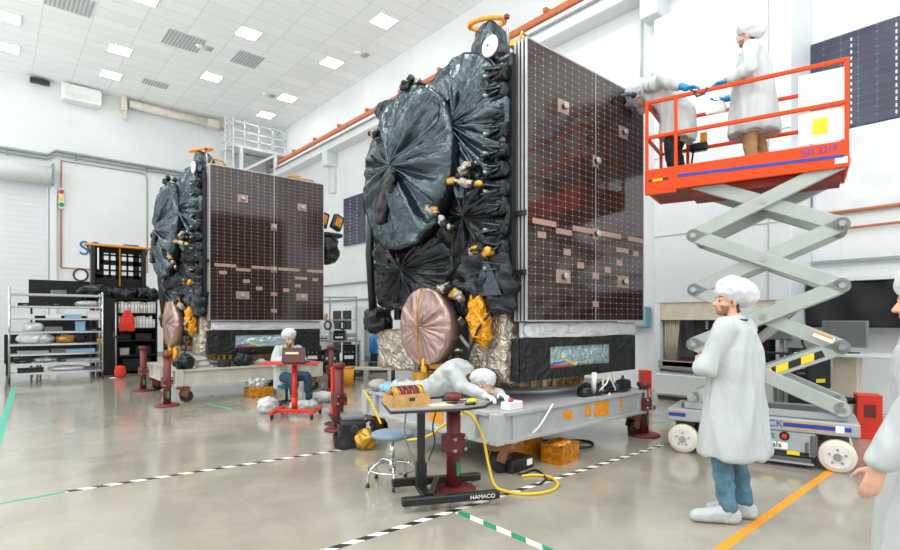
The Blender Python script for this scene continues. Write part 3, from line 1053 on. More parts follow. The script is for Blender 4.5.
    # plumbing and harness on the lower left face
    rr = random.Random(8)
    for k in range(26):
        mb = MB('steel')
        c = V((-0.08 - rr.random() * 0.1, 0.7 + rr.random() * 1.2, 1.0 + rr.random() * 0.65))
        mb.use(rr.choice(['steel', 'black_plastic', 'grey_cloth', 'gold', 'dark_steel', 'white_plastic']))
        if k % 2: mb.box(c, (0.1, 0.06 + 0.1 * rr.random(), 0.05 + 0.1 * rr.random()), (rr.random(), rr.random(), 0), 0.006)
        else: mb.cyl(c, c + V((-0.08, rr.uniform(-0.15, 0.15), rr.uniform(-0.2, 0.2))), 0.022, n=8)
        mb.build('plumbing_fitting', None, s)
    mb = MB(); mb.tube([(-0.2, 0.3, 1.62), (-0.3, 0.42, 1.4), (-0.26, 0.62, 1.1), (-0.22, 0.78, 0.9), (-0.3, 0.85, 0.72)], 0.016, 8)
    mb.tube([(-0.12, 0.1, 1.58), (-0.22, 0.2, 1.63), (-0.2, 0.34, 1.6)], 0.022, 8)
    mb.build('harness', 'black_plastic', s)
    return s

# ------------------------------------------------------------------ dolly that carries a satellite (same frame)
def make_dolly(beam):
    d = thing('equipment_dolly', '', 'dolly')
    x0, x1, y0, y1 = -0.6, 2.25, -0.15, 2.25
    def channel(mb, p0, p1, out):
        p0, p1, out = V(p0), V(p1), V(out)
        for z, h, t in ((0.585, 0.03, 0.12), (0.315, 0.03, 0.12)):
            mb.bar(p0 + V((0, 0, z)) - out * 0.06, p1 + V((0, 0, z)) - out * 0.06, t, h)
        mb.bar(p0 + V((0, 0, 0.45)) - out * 0.045, p1 + V((0, 0, 0.45)) - out * 0.045, 0.02, 0.26)
    mb = MB(beam); channel(mb, (x0, y0, 0), (x1, y0, 0), (0, -1, 0)); mb.build('front_beam', None, d)
    mb = MB(beam); channel(mb, (x0, y1, 0), (x1, y1, 0), (0, 1, 0)); mb.build('back_beam', None, d)
    for x, o in ((x0, -1), (x1, 1)):
        mb = MB(beam); channel(mb, (x, y0, 0), (x, y1, 0), (o, 0, 0))
        for y in (y0 + 0.3, 1.05, y1 - 0.3): mb.box((x, y, 0.45), (0.03, 0.03, 0.25))
        mb.build('end_beam', None, d)
    for x, o in ((x0, 1), (x1, -1)):
        for y, q in ((y0, 1), (y1, -1)):
            mb = MB(); mb.box((x + o * 0.05, y + q * 0.05, 0.45), (0.116, 0.116, 0.304), bev=0.006); cp_ = mb.build('corner_post', beam, d); MB().box((x + o * 0.24, y + q * 0.035, 0.45), (0.014, 0.06, 0.25)).build('gusset_plate', beam, cp_); MB().box((x + o * 0.035, y + q * 0.3, 0.45), (0.06, 0.014, 0.25)).build('gusset_plate', beam, cp_)
    mb = MB(beam); mb.box(((x0 + x1) / 2, (y0 + y1) / 2, 0.585), (x1 - x0 - 0.16, y1 - y0 - 0.16, 0.025)); mb.build('deck', None, d)
    for x in (x0 + 0.12, x1 - 0.22):
        for y in (y0 + 0.12, y1 - 0.12):
            mb = MB('brown_caster'); mb.box((x, y, 0.27), (0.2, 0.16, 0.06)); mb.box((x + 0.03, y - 0.06, 0.2), (0.12, 0.015, 0.18), (0, 0.4, 0)); mb.box((x + 0.03, y + 0.06, 0.2), (0.12, 0.015, 0.18), (0, 0.4, 0))
            c = mb.build('caster', None, d)
            mb = MB('rubber'); mb.cyl((x + 0.06, y - 0.04, 0.11), (x + 0.06, y + 0.04, 0.11), 0.11, n=20); mb.use('dark_steel').cyl((x + 0.06, y - 0.05, 0.11), (x + 0.06, y + 0.05, 0.11), 0.05, n=12)
            mb.build('wheel', None, c)
    return d

def jack(loc, label, h=0.95, group=None):
    j = thing('jack_stand', label, 'jack stand', (loc[0], loc[1], 0), 0, group)
    MB().lathe([(0.2, 0), (0.2, 0.02), (0.17, 0.035), (0.06, 0.04)], 24).build('base', 'maroon', j)
    mb = MB(); mb.cyl((0, 0, 0.03), (0, 0, h - 0.06), 0.062, n=16)
    mb.box((0, 0, 0.42), (0.17, 0.15, 0.16), bev=0.01)
    mb.build('post', 'maroon', j)
    MB().lathe([(0.05, h - 0.08), (0.085, h - 0.06), (0.085, h - 0.01), (0.03, h)], 20).build('cap', 'maroon', j)
    for z in (0.37, 0.47):
        for sx in (-0.06, 0.06): MB().cyl((sx, -0.07, z), (sx, -0.1, z), 0.016, n=8).build('bolt', 'steel', j)
    mb = MB(); mb.box((0.0, -0.062, 0.2), (0.035, 0.008, 0.12)); mb.build('tag', 'green', j)
    return j

near = V((4.23, 3.65, 0)); far = V((3.14, 10.52, 0))
sat = make_satellite(); sat.location = near
sat['label'] = 'tall satellite in the middle of the hall, its solar panel reaching behind the orange lift'
sat2 = copy_tree(sat); sat2.location = far
sat2['label'] = 'more distant satellite at the left, its dark solar panel behind the seated worker'
for o in (sat, sat2): o['group'] = 'satellites on dollies'
# extra gear that only the far one shows: dark cluster with two amber sensors at its right edge
mb = MB('film_dark'); mb.rock((2.62, 0.5, 3.1), (0.28, 0.3, 0.28), 0.12, 4, 21, 4, 0.4); mb.rock((2.7, 0.5, 3.42), (0.3, 0.3, 0.05), 0.04, 6, 22, 3, 0.6)
mb.use('black_plastic').tube([(2.4, 0.45, 3.3), (2.4, 0.4, 1.5)], 0.04, 6)
for k in range(8): mb.cyl((2.34, 0.3, 1.7 + 0.2 * k), (2.46, 0.4, 1.7 + 0.2 * k), 0.02, n=6)
mb.build('sensor_mount', None, sat2)
for x, z, t in ((2.48, 3.74, 0.2), (2.85, 3.72, 0.35)):
    mb = MB('black_plastic'); mb.box((x, 0.3, z), (0.26, 0.14, 0.34), (0.1, t, 0.2), 0.02); mb.use('amber').box((x, 0.22, z), (0.16, 0.03, 0.22), (0.1, t, 0.2), 0.01)
    mb.build('amber_sensor', None, sat2)
# louvred side radiator on the far one
mb = MB('black_metal')
mb.box((-0.06, 0.5, 3.0), (0.06, 0.55, 2.6))
for k in range(40): mb.box((-0.1, 0.5, 1.75 + 0.065 * k), (0.03, 0.55, 0.018), (0, 0.5, 0))
mb.build('radiator', None, sat2)
for y in (1.0, 1.35): MB().cyl((-0.35, y, 0.62), (-0.35, y, 0.95), 0.05, n=10).build('amber_post', 'foil_amber', sat2)

dol = make_dolly('beam_grey'); dol.location = near
tag(dol, 'grey steel dolly under the middle satellite, with orange labels on its beam', 'dolly', 'satellite dollies')
for x, w, h, z in ((0.55, 0.16, 0.09, 0.46), (0.93, 0.1, 0.12, 0.46), (1.2, 0.28, 0.17, 0.46), (1.62, 0.05, 0.16, 0.48)):
    MB().box((x, -0.117, z), (w, 0.006, h), (0, 0.03, 0)).build('orange_label', 'orange_label', dol)
for y, w in ((0.8, 0.24), (0.46, 0.12)):
    MB().box((-0.567, y, 0.46), (0.006, w, 0.15)).build('orange_label', 'orange_label', dol)
dol2 = make_dolly('beam_cream'); dol2.location = far
tag(dol2, 'cream steel dolly under the more distant satellite, behind the red laptop cart', 'dolly', 'satellite dollies')

jack((3.09, 3.51), 'red-brown jack stand behind the black table at the near corner of the grey dolly', 0.86)
jack((3.6, 6.45), 'red-brown jack stand behind the black vacuum at the left end of the grey dolly', 0.92)
jack((6.42, 3.55), 'red-brown jack stand at the right end of the grey dolly', 0.7)
jack((2.34, 10.22), 'red-brown jack stand nearer of the two left of the cream dolly', 0.92)
jack((2.45, 12.7), 'red-brown jack stand farther of the two left of the cream dolly', 0.95)
jack((5.55, 10.3), 'red-brown jack stand at the right end of the cream dolly', 0.95)
# ------------------------------------------------------------------ scissor lift (own frame: x along its length, y away from the viewer's side)
LA = math.atan2(-0.965, 0.262)
LIFT = thing('scissor_lift', 'raised scissor lift with an orange railed basket and grey crossed arms', 'scissor lift', (5.9, 2.79, 0), LA)
def LW(x, y, z=0.0):
    return V((5.9, 2.79, 0)) + Matrix.Rotation(LA, 3, 'Z') @ V((x, y, z))
DEP = 0.78
RX = Euler((PI / 2, 0, 0)).to_matrix().to_4x4()
mb = MB('chassis_grey', 'lift_dark')
mb.box((0.71, DEP / 2, 0.425), (1.76, DEP, 0.13), bev=0.012)
mb.use('lift_dark').box((0.7, DEP / 2, 0.3), (1.1, DEP - 0.16, 0.14)); mb.box((0.71, DEP / 2, 0.52), (1.5, 0.5, 0.06), bev=0.01)
mb.use('chassis_grey')
for y in (0.12, DEP - 0.12): mb.box((0.75, y, 0.53), (1.5, 0.05, 0.07), bev=0.005)
ch = mb.build('chassis', None, LIFT)
mb = MB('blue_paint')
mb.box((1.24, -0.001, 0.43), (0.56, 0.004, 0.04))
mb.build('blue_stripe', None, ch)
MB().box((-0.06, -0.001, 0.43), (0.18, 0.004, 0.04)).build('blue_stripe', 'blue_paint', ch)
for sx, sz, sw in ((1.2, 0.46, 0.5), (1.2, 0.398, 0.5), (-0.06, 0.46, 0.14)): MB().box((sx, -0.001, sz), (sw, 0.004, 0.01)).build('orange_stripe', 'orange_label', ch)
mb = MB('paper'); mb.box((1.43, -0.002, 0.43), (0.07, 0.006, 0.07)); mb.build('white_sticker', None, ch)
text_mesh('lettering', 'SKYJACK', 0.1, 'blue_paint', ch, Matrix.Translation((0.76, -0.001, 0.43)) @ RX @ Matrix.Diagonal((1.0, 1, 1, 1)))
mb = MB('chassis_grey')
for y in (0.06, DEP - 0.06): mb.box((0.74, y, 0.24), (1.0, 0.1, 0.24), bev=0.015)
mb.use('lift_dark').box((1.16, 0.005, 0.2), (0.03, 0.012, 0.13)); mb.box((1.22, 0.02, 0.24), (0.06, 0.05, 0.2), bev=0.008)
tray = mb.build('battery_tray', None, LIFT)
text_mesh('lettering', 'rentals', 0.085, 'black_plastic', tray, Matrix.Translation((0.83, 0.0015, 0.215)) @ RX)
mb = MB('paper'); mb.box((0.83, 0.006, 0.21), (0.34, 0.004, 0.07)); mb.build('white_label', None, tray)
text_mesh('lettering', 'rent', 0.1, 'green', tray, Matrix.Translation((0.8, 0.006, 0.31)) @ RX)
mb = MB('black_plastic'); mb.cyl((0.97, 0.012, 0.31), (0.97, -0.002, 0.31), 0.045, n=18); mb.use('red_paint').cyl((0.97, 0.0, 0.31), (0.97, -0.012, 0.31), 0.024, n=14); mb.build('stop_button', None, tray)
mb = MB('tape_hazard'); mb.box((0.75, 0.004, 0.145), (0.86, 0.01, 0.035)); mb.build('hazard_strip', None, tray)
mb = MB('lift_dark'); mb.box((0.72, 0.03, 0.075), (0.96, 0.03, 0.05), bev=0.005); mb.use('chassis_grey').box((0.72, 0.0, 0.052), (1.0, 0.06, 0.012)); mb.build('guard_bar', None, LIFT)
for x in (0.0, 1.41):
    for y0, y1, f in ((0.0, 0.1, -1), (DEP - 0.1, DEP, 1)):
        mb = MB('tyre_cream')
        Mx = Matrix.Translation((x, y0, 0.16)) @ Euler((-PI / 2, 0, 0)).to_matrix().to_4x4()
        mb.use('tyre_cream').lathe([(0.1, 0.0), (0.145, 0.0), (0.16, 0.015), (0.16, 0.085), (0.145, 0.1), (0.1, 0.1)], 32, Mx)
        yo = y0 if f < 0 else y1
        mb.use('hub_white').cyl((x, yo + 0.01 * f, 0.16), (x, yo - 0.03 * f, 0.16), 0.118, n=24)
        w_ = mb.build('wheel', None, LIFT)
        mb = MB('steel'); mb.cyl((x, yo + 0.035 * f, 0.16), (x, yo, 0.16), 0.036, n=12)
        for k in range(5):
            a = 2 * PI * k / 5 + 0.3
            mb.cyl((x + 0.07 * math.cos(a), yo + 0.018 * f, 0.16 + 0.07 * math.sin(a)), (x + 0.07 * math.cos(a), yo, 0.16 + 0.07 * math.sin(a)), 0.012, n=8)
        mb.build('hub', None, w_)
mb = MB('lift_dark')
for x in (0.0, 1.41): MB().cyl((x, 0.05, 0.16), (x, DEP - 0.05, 0.16), 0.03, n=10).box((x, DEP / 2, 0.27), (0.2, 0.5, 0.24)).build('axle', 'lift_dark', LIFT)
# arms
ZB, ZS, XL, XR = 0.62, 0.61, 0.10, 1.45
for k in range(4):
    z0, z1 = ZB + ZS * k, ZB + ZS * (k + 1)
    for y, dy in ((0.1, 0.03), (DEP - 0.1, -0.03)):
        for p0, p1, o in (((XL, z0), (XR, z1), 0 if k % 2 else 1), ((XR, z0), (XL, z1), 1 if k % 2 else 0)):
            mb = MB(); yy = y + dy * (o * 2 - 1)
            mb.bar((p0[0], yy, p0[1]), (p1[0], yy, p1[1]), 0.055, 0.145, 0.008)
            for p in (p0, p1): mb.cyl((p[0], yy - 0.0275, p[1]), (p[0], yy + 0.0275, p[1]), 0.0725, n=18)
            a = mb.build('scissor_arm', 'lift_grey', LIFT)
            if k == 0 and y < 0.2 and p0[0] == XL:
                m2 = MB(); q0, q1 = V((0.55, yy - 0.03, z0 + (z1 - z0) * 0.335)), V((1.3, yy - 0.03, z0 + (z1 - z0) * 0.89))
                m2.bar(q0, q1, 0.004, 0.07); st = m2.build('hazard_strip', 'tape_hazard', a)
                d_ = (q1 - q0).normalized()
                m2 = MB(); m2.bar(q0 + d_ * 0.06, q0 + d_ * 0.34, 0.007, 0.074); m2.build('yellow_label', 'hazard_yellow', a)
                Mt = Matrix.Translation(q0 + d_ * 0.2 + V((0, -0.005, 0))) @ Euler((0, -math.atan2(d_.z, d_.x), 0)).to_matrix().to_4x4() @ RX
                text_mesh('lettering', 'CLEAR', 0.075, 'black_plastic', a, Mt, 0.001)
            if k == 0 and y < 0.2 and p0[0] == XR:
                pass
    for (x, z) in ((0.5 * (XL + XR), (z0 + z1) / 2), (XL, z0), (XR, z0)):
        mb = MB(); mb.cyl((x, 0.03, z), (x, DEP - 0.03, z), 0.03, n=12); mb.build('pin', 'steel', LIFT)
mb = MB(); mb.cyl((XL, 0.03, ZB + ZS * 4), (XL, DEP - 0.03, ZB + ZS * 4), 0.03, n=12); mb.cyl((XR, 0.03, ZB + ZS * 4), (XR, DEP - 0.03, ZB + ZS * 4), 0.03, n=12); mb.build('pin', 'steel', LIFT)
mb = MB('lift_grey'); mb.cyl((0.55, DEP / 2, 1.12), (0.95, DEP / 2, 1.5), 0.05, n=16); mb.use('chrome').cyl((0.95, DEP / 2, 1.5), (1.22, DEP / 2, 1.74), 0.03, n=12)
mb.build('hydraulic_cylinder', None, LIFT)
mb = MB(); mb.box((1.3, 0.035, 1.33), (0.18, 0.006, 0.06), (0, 0.43, 0)); st = mb.build('sticker', 'paper', LIFT)
mb = MB(); mb.box((1.3, 0.032, 1.35), (0.17, 0.006, 0.02), (0, 0.43, 0)); mb.build('orange_mark', 'orange_label', st)
# basket
PX0, PX1, PF, PT = -0.415, 1.505, 3.06, 3.25
mb = MB('orange_deck'); mb.box(((PX0 + PX1) / 2, DEP / 2, PF - 0.03), (PX1 - PX0 - 0.02, DEP - 0.02, 0.06)); mb.box((0.75, DEP / 2, PF - 0.1), (1.4, 0.5, 0.08)); mb.build('platform_deck', None, LIFT)
mb = MB('orange_paint')
mb.box(((PX0 + PX1) / 2, 0.015, 3.12), (PX1 - PX0, 0.03, 0.26), bev=0.008); mb.box(((PX0 + PX1) / 2, DEP - 0.015, 3.12), (PX1 - PX0, 0.03, 0.26), bev=0.008)
for x in (PX0 + 0.015, PX1 - 0.015): mb.box((x, DEP / 2, 3.12), (0.03, DEP - 0.06, 0.26), bev=0.008)
mb.box((-0.24, 0.02, 2.985), (0.34, 0.05, 0.05)); mb.box((-0.1, 0.0, 3.12), (0.02, 0.012, 0.24))
tb = mb.build('toe_board', None, LIFT)
mb = MB(); mb.bar((-0.05, -0.003, 3.135), (1.46, -0.003, 3.10), 0.008, 0.032); mb.build('blue_stripe', 'blue_paint', tb)
text_mesh('lettering', 'SJIII 3219', 0.095, 'blue_paint', tb, Matrix.Translation((1.26, -0.002, 3.185)) @ RX @ Matrix.Diagonal((0.86, 1, 1, 1)), 0.003)
mb = MB(); mb.box((1.44, -0.002, 3.06), (0.1, 0.006, 0.06)); mb.build('white_sticker', 'paper', tb)
mb = MB(); mb.box((-0.26, -0.002, 3.12), (0.22, 0.006, 0.025)); mb.build('hazard_strip', 'tape_hazard', tb)
mb = MB('orange_paint')
xs = (PX0 + 0.02, -0.076, PX1 - 0.02)
for x in xs:
    for y in (0.02, DEP - 0.02): mb.bar((x, y, 3.2), (x, y, 4.04), 0.035, 0.035, 0.005)
for z in (3.63, 4.04):
    for y in (0.02, DEP - 0.02): mb.bar((PX0, y, z), (PX1, y, z), 0.034, 0.04, 0.006)
    for x in (PX0 + 0.02, PX1 - 0.02): mb.bar((x, 0, z), (x, DEP, z), 0.034, 0.04, 0.006)
mb.build('guard_rail', None, LIFT)
mb = MB('paper'); mb.box((1.29, 0.05, 3.82), (0.4, 0.008, 0.33), (0, 0.0, 0)); bd = mb.build('placard', None, LIFT)
mb = MB('paper'); mb.box((1.29, 0.05, 3.44), (0.4, 0.008, 0.33)); bd = mb.build('placard', None, LIFT)
mb = MB(); mb.box((1.27, 0.044, 3.44), (0.13, 0.004, 0.16)); mb.build('yellow_note', 'hazard_yellow', bd)
mb = MB('black_plastic'); mb.box((0.06, DEP - 0.1, 3.62), (0.2, 0.1, 0.1), bev=0.015); mb.use('orange_label').box((0.12, DEP - 0.12, 3.72), (0.07, 0.07, 0.12), bev=0.01)
mb.use('black_plastic').tube([(0.0, DEP - 0.1, 3.58), (-0.02, DEP - 0.12, 3.4), (0.05, DEP - 0.12, 3.25), (0.03, DEP - 0.1, 3.15)], 0.012, 6); mb.cyl((-0.02, DEP - 0.1, 3.66), (-0.02, DEP - 0.1, 3.78), 0.018, n=8)
mb.build('control_box', None, LIFT)
mb = MB(); mb.tube([(0.12, 0.0, 4.05), (0.15, -0.02, 3.98), (0.22, 0.0, 4.0), (0.25, 0.0, 4.06)], 0.014, 6); mb.build('hook', 'dark_steel', LIFT)

# ------------------------------------------------------------------ people
def nrm(v):
    return V(v).normalized()

def hand(mb, wr, d, n, th, curl=0.5, s=1.0):
    """palm, four bent fingers of unequal length, thumb from the side of the palm"""
    wr, d = V(wr), nrm(d)
    n = V(n); n = (n - d * n.dot(d)).normalized()
    x = d.cross(n)
    if x.dot(V(th)) < 0: x = -x
    def at(a, b, c=0): return wr + (d * a + x * b + n * c) * s
    for b in (-0.026, -0.009, 0.009, 0.026):
        mb.cap(at(0.012, b * 0.75), at(0.088, b), 0.0145 * s, 0.0125 * s, 8)
    for b, st, L in ((0.029, 0.09, 0.072), (0.0095, 0.096, 0.08), (-0.0105, 0.092, 0.074), (-0.029, 0.083, 0.058)):
        p = at(st, b); a = curl * 0.5
        for q, f in enumerate((0.45, 0.32, 0.23)):
            e = p + (d * math.cos(a) + n * math.sin(a)) * (L * f * s)
            mb.cap(p, e, (0.0098 - 0.001 * q) * s, (0.0092 - 0.001 * q) * s, 8)
            p = e; a += curl
    p = at(0.028, 0.03); e = p + (x * 0.72 + d * 0.62 + n * 0.3).normalized() * 0.042 * s
    mb.cap(p, e, 0.0135 * s, 0.0105 * s, 8)
    mb.cap(e, e + (x * 0.25 + d * 0.85 + n * 0.4).normalized() * 0.034 * s, 0.0105 * s, 0.008 * s, 8)

def head_shape(mb, Hm, s=1.0):
    def p(x, y, z): return Hm @ V((x * s, y * s, z * s))
    R3 = Hm.to_3x3()
    mb.ell(p(0, -0.012, 0.03), (0.077 * s, 0.096 * s, 0.088 * s), R3, 20)
    mb.ell(p(0, 0.022, -0.035), (0.06 * s, 0.068 * s, 0.075 * s), R3, 16)
    mb.ell(p(0, 0.06, -0.088), (0.028 * s, 0.024 * s, 0.02 * s), R3, 12)           # chin
    mb.cap(p(-0.03, 0.068, 0.02), p(0.03, 0.068, 0.02), 0.018 * s, 0.018 * s, 10)    # brow
    mb.cap(p(0, 0.086, 0.004), p(0, 0.108, -0.03), 0.009 * s, 0.013 * s, 10)       # nose
    mb.ell(p(-0.012, 0.092, -0.034), (0.009 * s,) * 3, R3, 8); mb.ell(p(0.012, 0.092, -0.034), (0.009 * s,) * 3, R3, 8)
    mb.cap(p(-0.016, 0.083, -0.058), p(0.016, 0.083, -0.058), 0.009 * s, 0.009 * s, 8)
    mb.cap(p(-0.013, 0.08, -0.07), p(0.013, 0.08, -0.07), 0.009 * s, 0.009 * s, 8)
    for sx in (-1, 1):
        mb.ell(p(0.03 * sx, 0.074, 0.0), (0.013 * s, 0.012 * s, 0.009 * s), R3, 10)
        mb.ell(p(0.034 * sx, 0.062, -0.03), (0.02 * s, 0.02 * s, 0.017 * s), R3, 10)  # cheek
        mb.ell(p(0.078 * sx, -0.008, -0.012), (0.01 * s, 0.02 * s, 0.031 * s), R3, 12)  # ear

def head_paint(Hm, s=1.0, beard=False):
    inv = Hm.inverted()
    def f(c):
        q = inv @ c / s
        if abs(q.x) > 0.11 or abs(q.z) > 0.2 or abs(q.y) > 0.2: return 0
        for sx in (-1, 1):
            if (q - V((0.03 * sx, 0.084, 0.001))).length < 0.0085: return 2
            if abs(q.z - 0.03) < 0.006 and 0.014 < q.x * sx < 0.05 and q.y > 0.06: return 1
        if abs(q.z + 0.064) < 0.009 and abs(q.x) < 0.024 and q.y > 0.075: return 3
        if q.z > 0.012 and q.y < 0.02 and q.z > -0.02 + 0.0 and abs(q.x) > 0.0 and q.y < 0.0: return 1
        if q.y < -0.03 and q.z > -0.09 - (0.3 * (q.y + 0.03)): return 1
        if abs(q.x) > 0.055 and -0.02 < q.y < 0.012 and q.z > -0.02 and abs(q.x) < 0.078: return 1
        if beard and q.y > 0.02 and (q.z < -0.075 or (abs(q.x) > 0.034 and q.z < -0.035)): return 4
        return 0
    return f

def spine(mb, pts, right, n=22, k=2.3):
    rings = []
    right = V(right)
    P = [V(p[0]) for p in pts]
    for i, (p, rx, ry) in enumerate(pts):
        d = (P[min(i + 1, len(P) - 1)] - P[max(i - 1, 0)]).normalized()
        x = (right - d * right.dot(d)).normalized()
        y = d.cross(x)
        ring = []
        for j in range(n):
            a = 2 * PI * j / n
            ca, sa = math.cos(a), math.sin(a)
            r = (abs(ca) ** k + abs(sa) ** k) ** (-1 / k)
            ring.append(V(p) + x * (rx * r * ca) + y * (ry * r * sa))
        rings.append(ring)
    mb.loft(rings)

def Hmat(c, fwd, up=(0, 0, 1)):
    f = nrm(fwd); u = V(up); u = (u - f * u.dot(f)).normalized(); r = f.cross(u)
    m = Matrix((r, f, u)).transposed().to_4x4()
    return Matrix.Translation(V(c)) @ m

def body(t, J, Hm, hands, voxel=0.009, beard=False, s=1.0):
    mb = MB()
    head_shape(mb, Hm, s)
    mb.cap(J['neck'], Hm @ V((0, -0.02 * s, -0.03 * s)), 0.058 * s, 0.052 * s, 14)
    spine(mb, [(V(J['hip']) + (V(J['chest']) - V(J['hip'])) * -0.12, 0.15 * s, 0.1 * s), (J['hip'], 0.16 * s, 0.11 * s), ((V(J['hip']) + V(J['chest'])) / 2, 0.135 * s, 0.095 * s), (J['chest'], 0.165 * s, 0.11 * s),
                (V(J['chest']).lerp(V(J['neck']), 0.6), 0.15 * s, 0.08 * s), (J['neck'], 0.06 * s, 0.055 * s)], J['right'])
    for q in 'lr':
        if 'hp' + q in J:
            mb.cap(J['hp' + q], J['kn' + q], 0.085 * s, 0.056 * s); mb.cap(J['kn' + q], J['an' + q], 0.054 * s, 0.036 * s)
            mb.cap(J['an' + q], J['to' + q], 0.04 * s, 0.03 * s)
        mb.cap(J['chest2'] if 'chest2' in J else J['chest'], J['sh' + q], 0.07 * s, 0.055 * s)
        mb.cap(J['sh' + q], J['el' + q], 0.052 * s, 0.04 * s); mb.cap(J['el' + q], J['wr' + q], 0.04 * s, 0.027 * s)
    for h in hands: hand(mb, *h)
    return fused('body', mb, ['skin', 'hair', 'eye_dark', 'lip', 'beard'], t, voxel, 2, None, head_paint(Hm, s, beard))

def cap_(t, Hm, s=1.0, seed=1, back=0.0):
    """puffy bouffant cap gathered above the brow"""
    mb = MB()
    R3 = Hm.to_3x3()
    mb.ell(Hm @ (V((0, -0.052 - back, 0.072)) * s), V((0.118, 0.145, 0.1)) * s, R3 @ Euler((0.42, 0, 0)).to_matrix(), 24)
    mb.ell(Hm @ (V((0, -0.02, 0.056)) * s), V((0.094, 0.112, 0.075)) * s, R3 @ Euler((0.3, 0, 0)).to_matrix(), 24)
    return fused('bouffant_cap', mb, ['cap_cloth'], t, 0.009, 2, (0.016, 13, 13, seed))

def coat(t, J, trunk, sl=0.0, seed=1, wr=(0.042, 7.5, 1.5), voxel=0.011, collar=True, name='coat', m='coat_cloth', cuff=0.05, s=1.0):
    mb = MB()
    spine(mb, trunk, J['right'], 28)
    for q in 'lr':
        sh, el, w = V(J['sh' + q]), V(J['el' + q]), V(J['wr' + q])
        mb.cap(V(trunk[-2][0]).lerp(sh, 0.45), sh, 0.085 * s, 0.085 * s)
        mb.cap(sh, el, (0.084 + sl) * s, (0.074 + sl) * s, 16); mb.cap(el, el.lerp(w, 0.92), (0.074 + sl) * s, (cuff + sl * 0.5) * s, 16)
    o = fused(name, mb, [m], t, voxel, 2, (wr[0], wr[1], wr[2], seed))
    return o

def pants(t, J, m, s=1.0, seed=3, k=1.0):
    mb = MB()
    for q in 'lr':
        mb.cap(J['hp' + q], J['kn' + q], 0.1 * s * k, 0.076 * s * k, 16); mb.cap(J['kn' + q], V(J['an' + q]) + (V(J['kn' + q]) - V(J['an' + q])) * 0.06, 0.074 * s * k, 0.06 * s * k, 16)
    mb.cap(J['hpl'], J['hpr'], 0.1 * s, 0.1 * s, 16)
    return fused('trousers', mb, [m], t, 0.012, 3, (0.02, 8, 9, seed))

def shoes(t, J, m='coat_cloth', s=1.0, pair='lr'):
    for q in pair:
        a, b = V(J['an' + q]), V(J['to' + q])
        d = (b - a); d.z = 0
        mb = MB()
        mb.cap((a.x, a.y, a.z - 0.0), a + V((0, 0, 0.04)), 0.05 * s, 0.05 * s, 14)
        h = V((a.x, a.y, b.z)) - d.normalized() * 0.045 * s
        mb.cap(a, b, 0.052 * s, 0.045 * s, 14); mb.cap(h, b, 0.048 * s, 0.044 * s, 14); mb.cap(h + V((0, 0, 0.025)), b.lerp(h, 0.45) + V((0, 0, 0.02)), 0.046 * s, 0.042 * s, 14)
        o = fused('shoe_cover', mb, [m], t, 0.009, 4, (0.007, 14, 14, 2))

def person(label, loc, rz):
    return thing('person', label, 'person', loc, rz)
def face_dir(X, Y):
    d = cw(X, Y); return math.atan2(-d.x, d.y)

# 1. worker standing with folded arms, seen from behind
t = person('person in a long white coat and bouffant cap standing with folded arms beside the lift', cw(2.13, 3.97), face_dir(-0.62, 0.78))
J = dict(right=(1, 0, 0), hip=(0, 0, 0.96), chest=(0, -0.01, 1.3), neck=(0, 0.0, 1.5), hpl=(-0.09, 0, 0.92), hpr=(0.09, 0, 0.92), knl=(-0.10, 0.05, 0.5), knr=(0.09, 0.03, 0.5),
         anl=(-0.10, 0.0, 0.09), anr=(0.10, -0.03, 0.09), tol=(-0.25, 0.17, 0.047), tor=(0.0, 0.17, 0.047), shl=(-0.175, -0.01, 1.43), shr=(0.175, -0.01, 1.43),
         ell=(-0.27, 0.08, 1.15), elr=(0.26, 0.08, 1.15), wrl=(-0.02, 0.23, 1.17), wrr=(0.03, 0.26, 1.2), chest2=(0, -0.01, 1.38))
Hm = Hmat((-0.01, 0.04, 1.64), (-0.78, 0.62, 0.04))
body(t, J, Hm, [((-0.02, 0.23, 1.17), (0.9, 0.1, 0.15), (0, -1, 0), (0, 0, 1), 0.5), ((0.03, 0.26, 1.2), (-0.9, -0.05, -0.1), (0, -1, 0), (0, 0, 1), 0.5)], 0.007, True)
cap_(t, Hm, 1.08, 1, 0.01)
coat(t, J, [((0, 0, 0.5), 0.28, 0.22), ((0, 0, 0.54), 0.28, 0.22), ((0, 0, 0.8), 0.255, 0.195), ((0, -0.005, 1.05), 0.225, 0.165), ((0, -0.01, 1.28), 0.215, 0.15), ((0, -0.01, 1.42), 0.165, 0.115), ((0, 0, 1.5), 0.075, 0.075)], 0.0, 4)
mb = MB(); spine(mb, [((0, 0.0, 1.47), 0.088, 0.085), ((0, 0.005, 1.53), 0.074, 0.076)], (1, 0, 0)); mb.build('collar', 'coat_cloth', t)
mb = MB(); mb.tube([(0.086 * math.cos(a), 0.084 * math.sin(a), 1.512 + 0.012 * math.sin(a)) for a in [PI + PI * k / 12 for k in range(13)]], 0.008, 6); mb.build('collar_trim', 'dark_steel', t)
pants(t, J, 'jeans'); shoes(t, J)

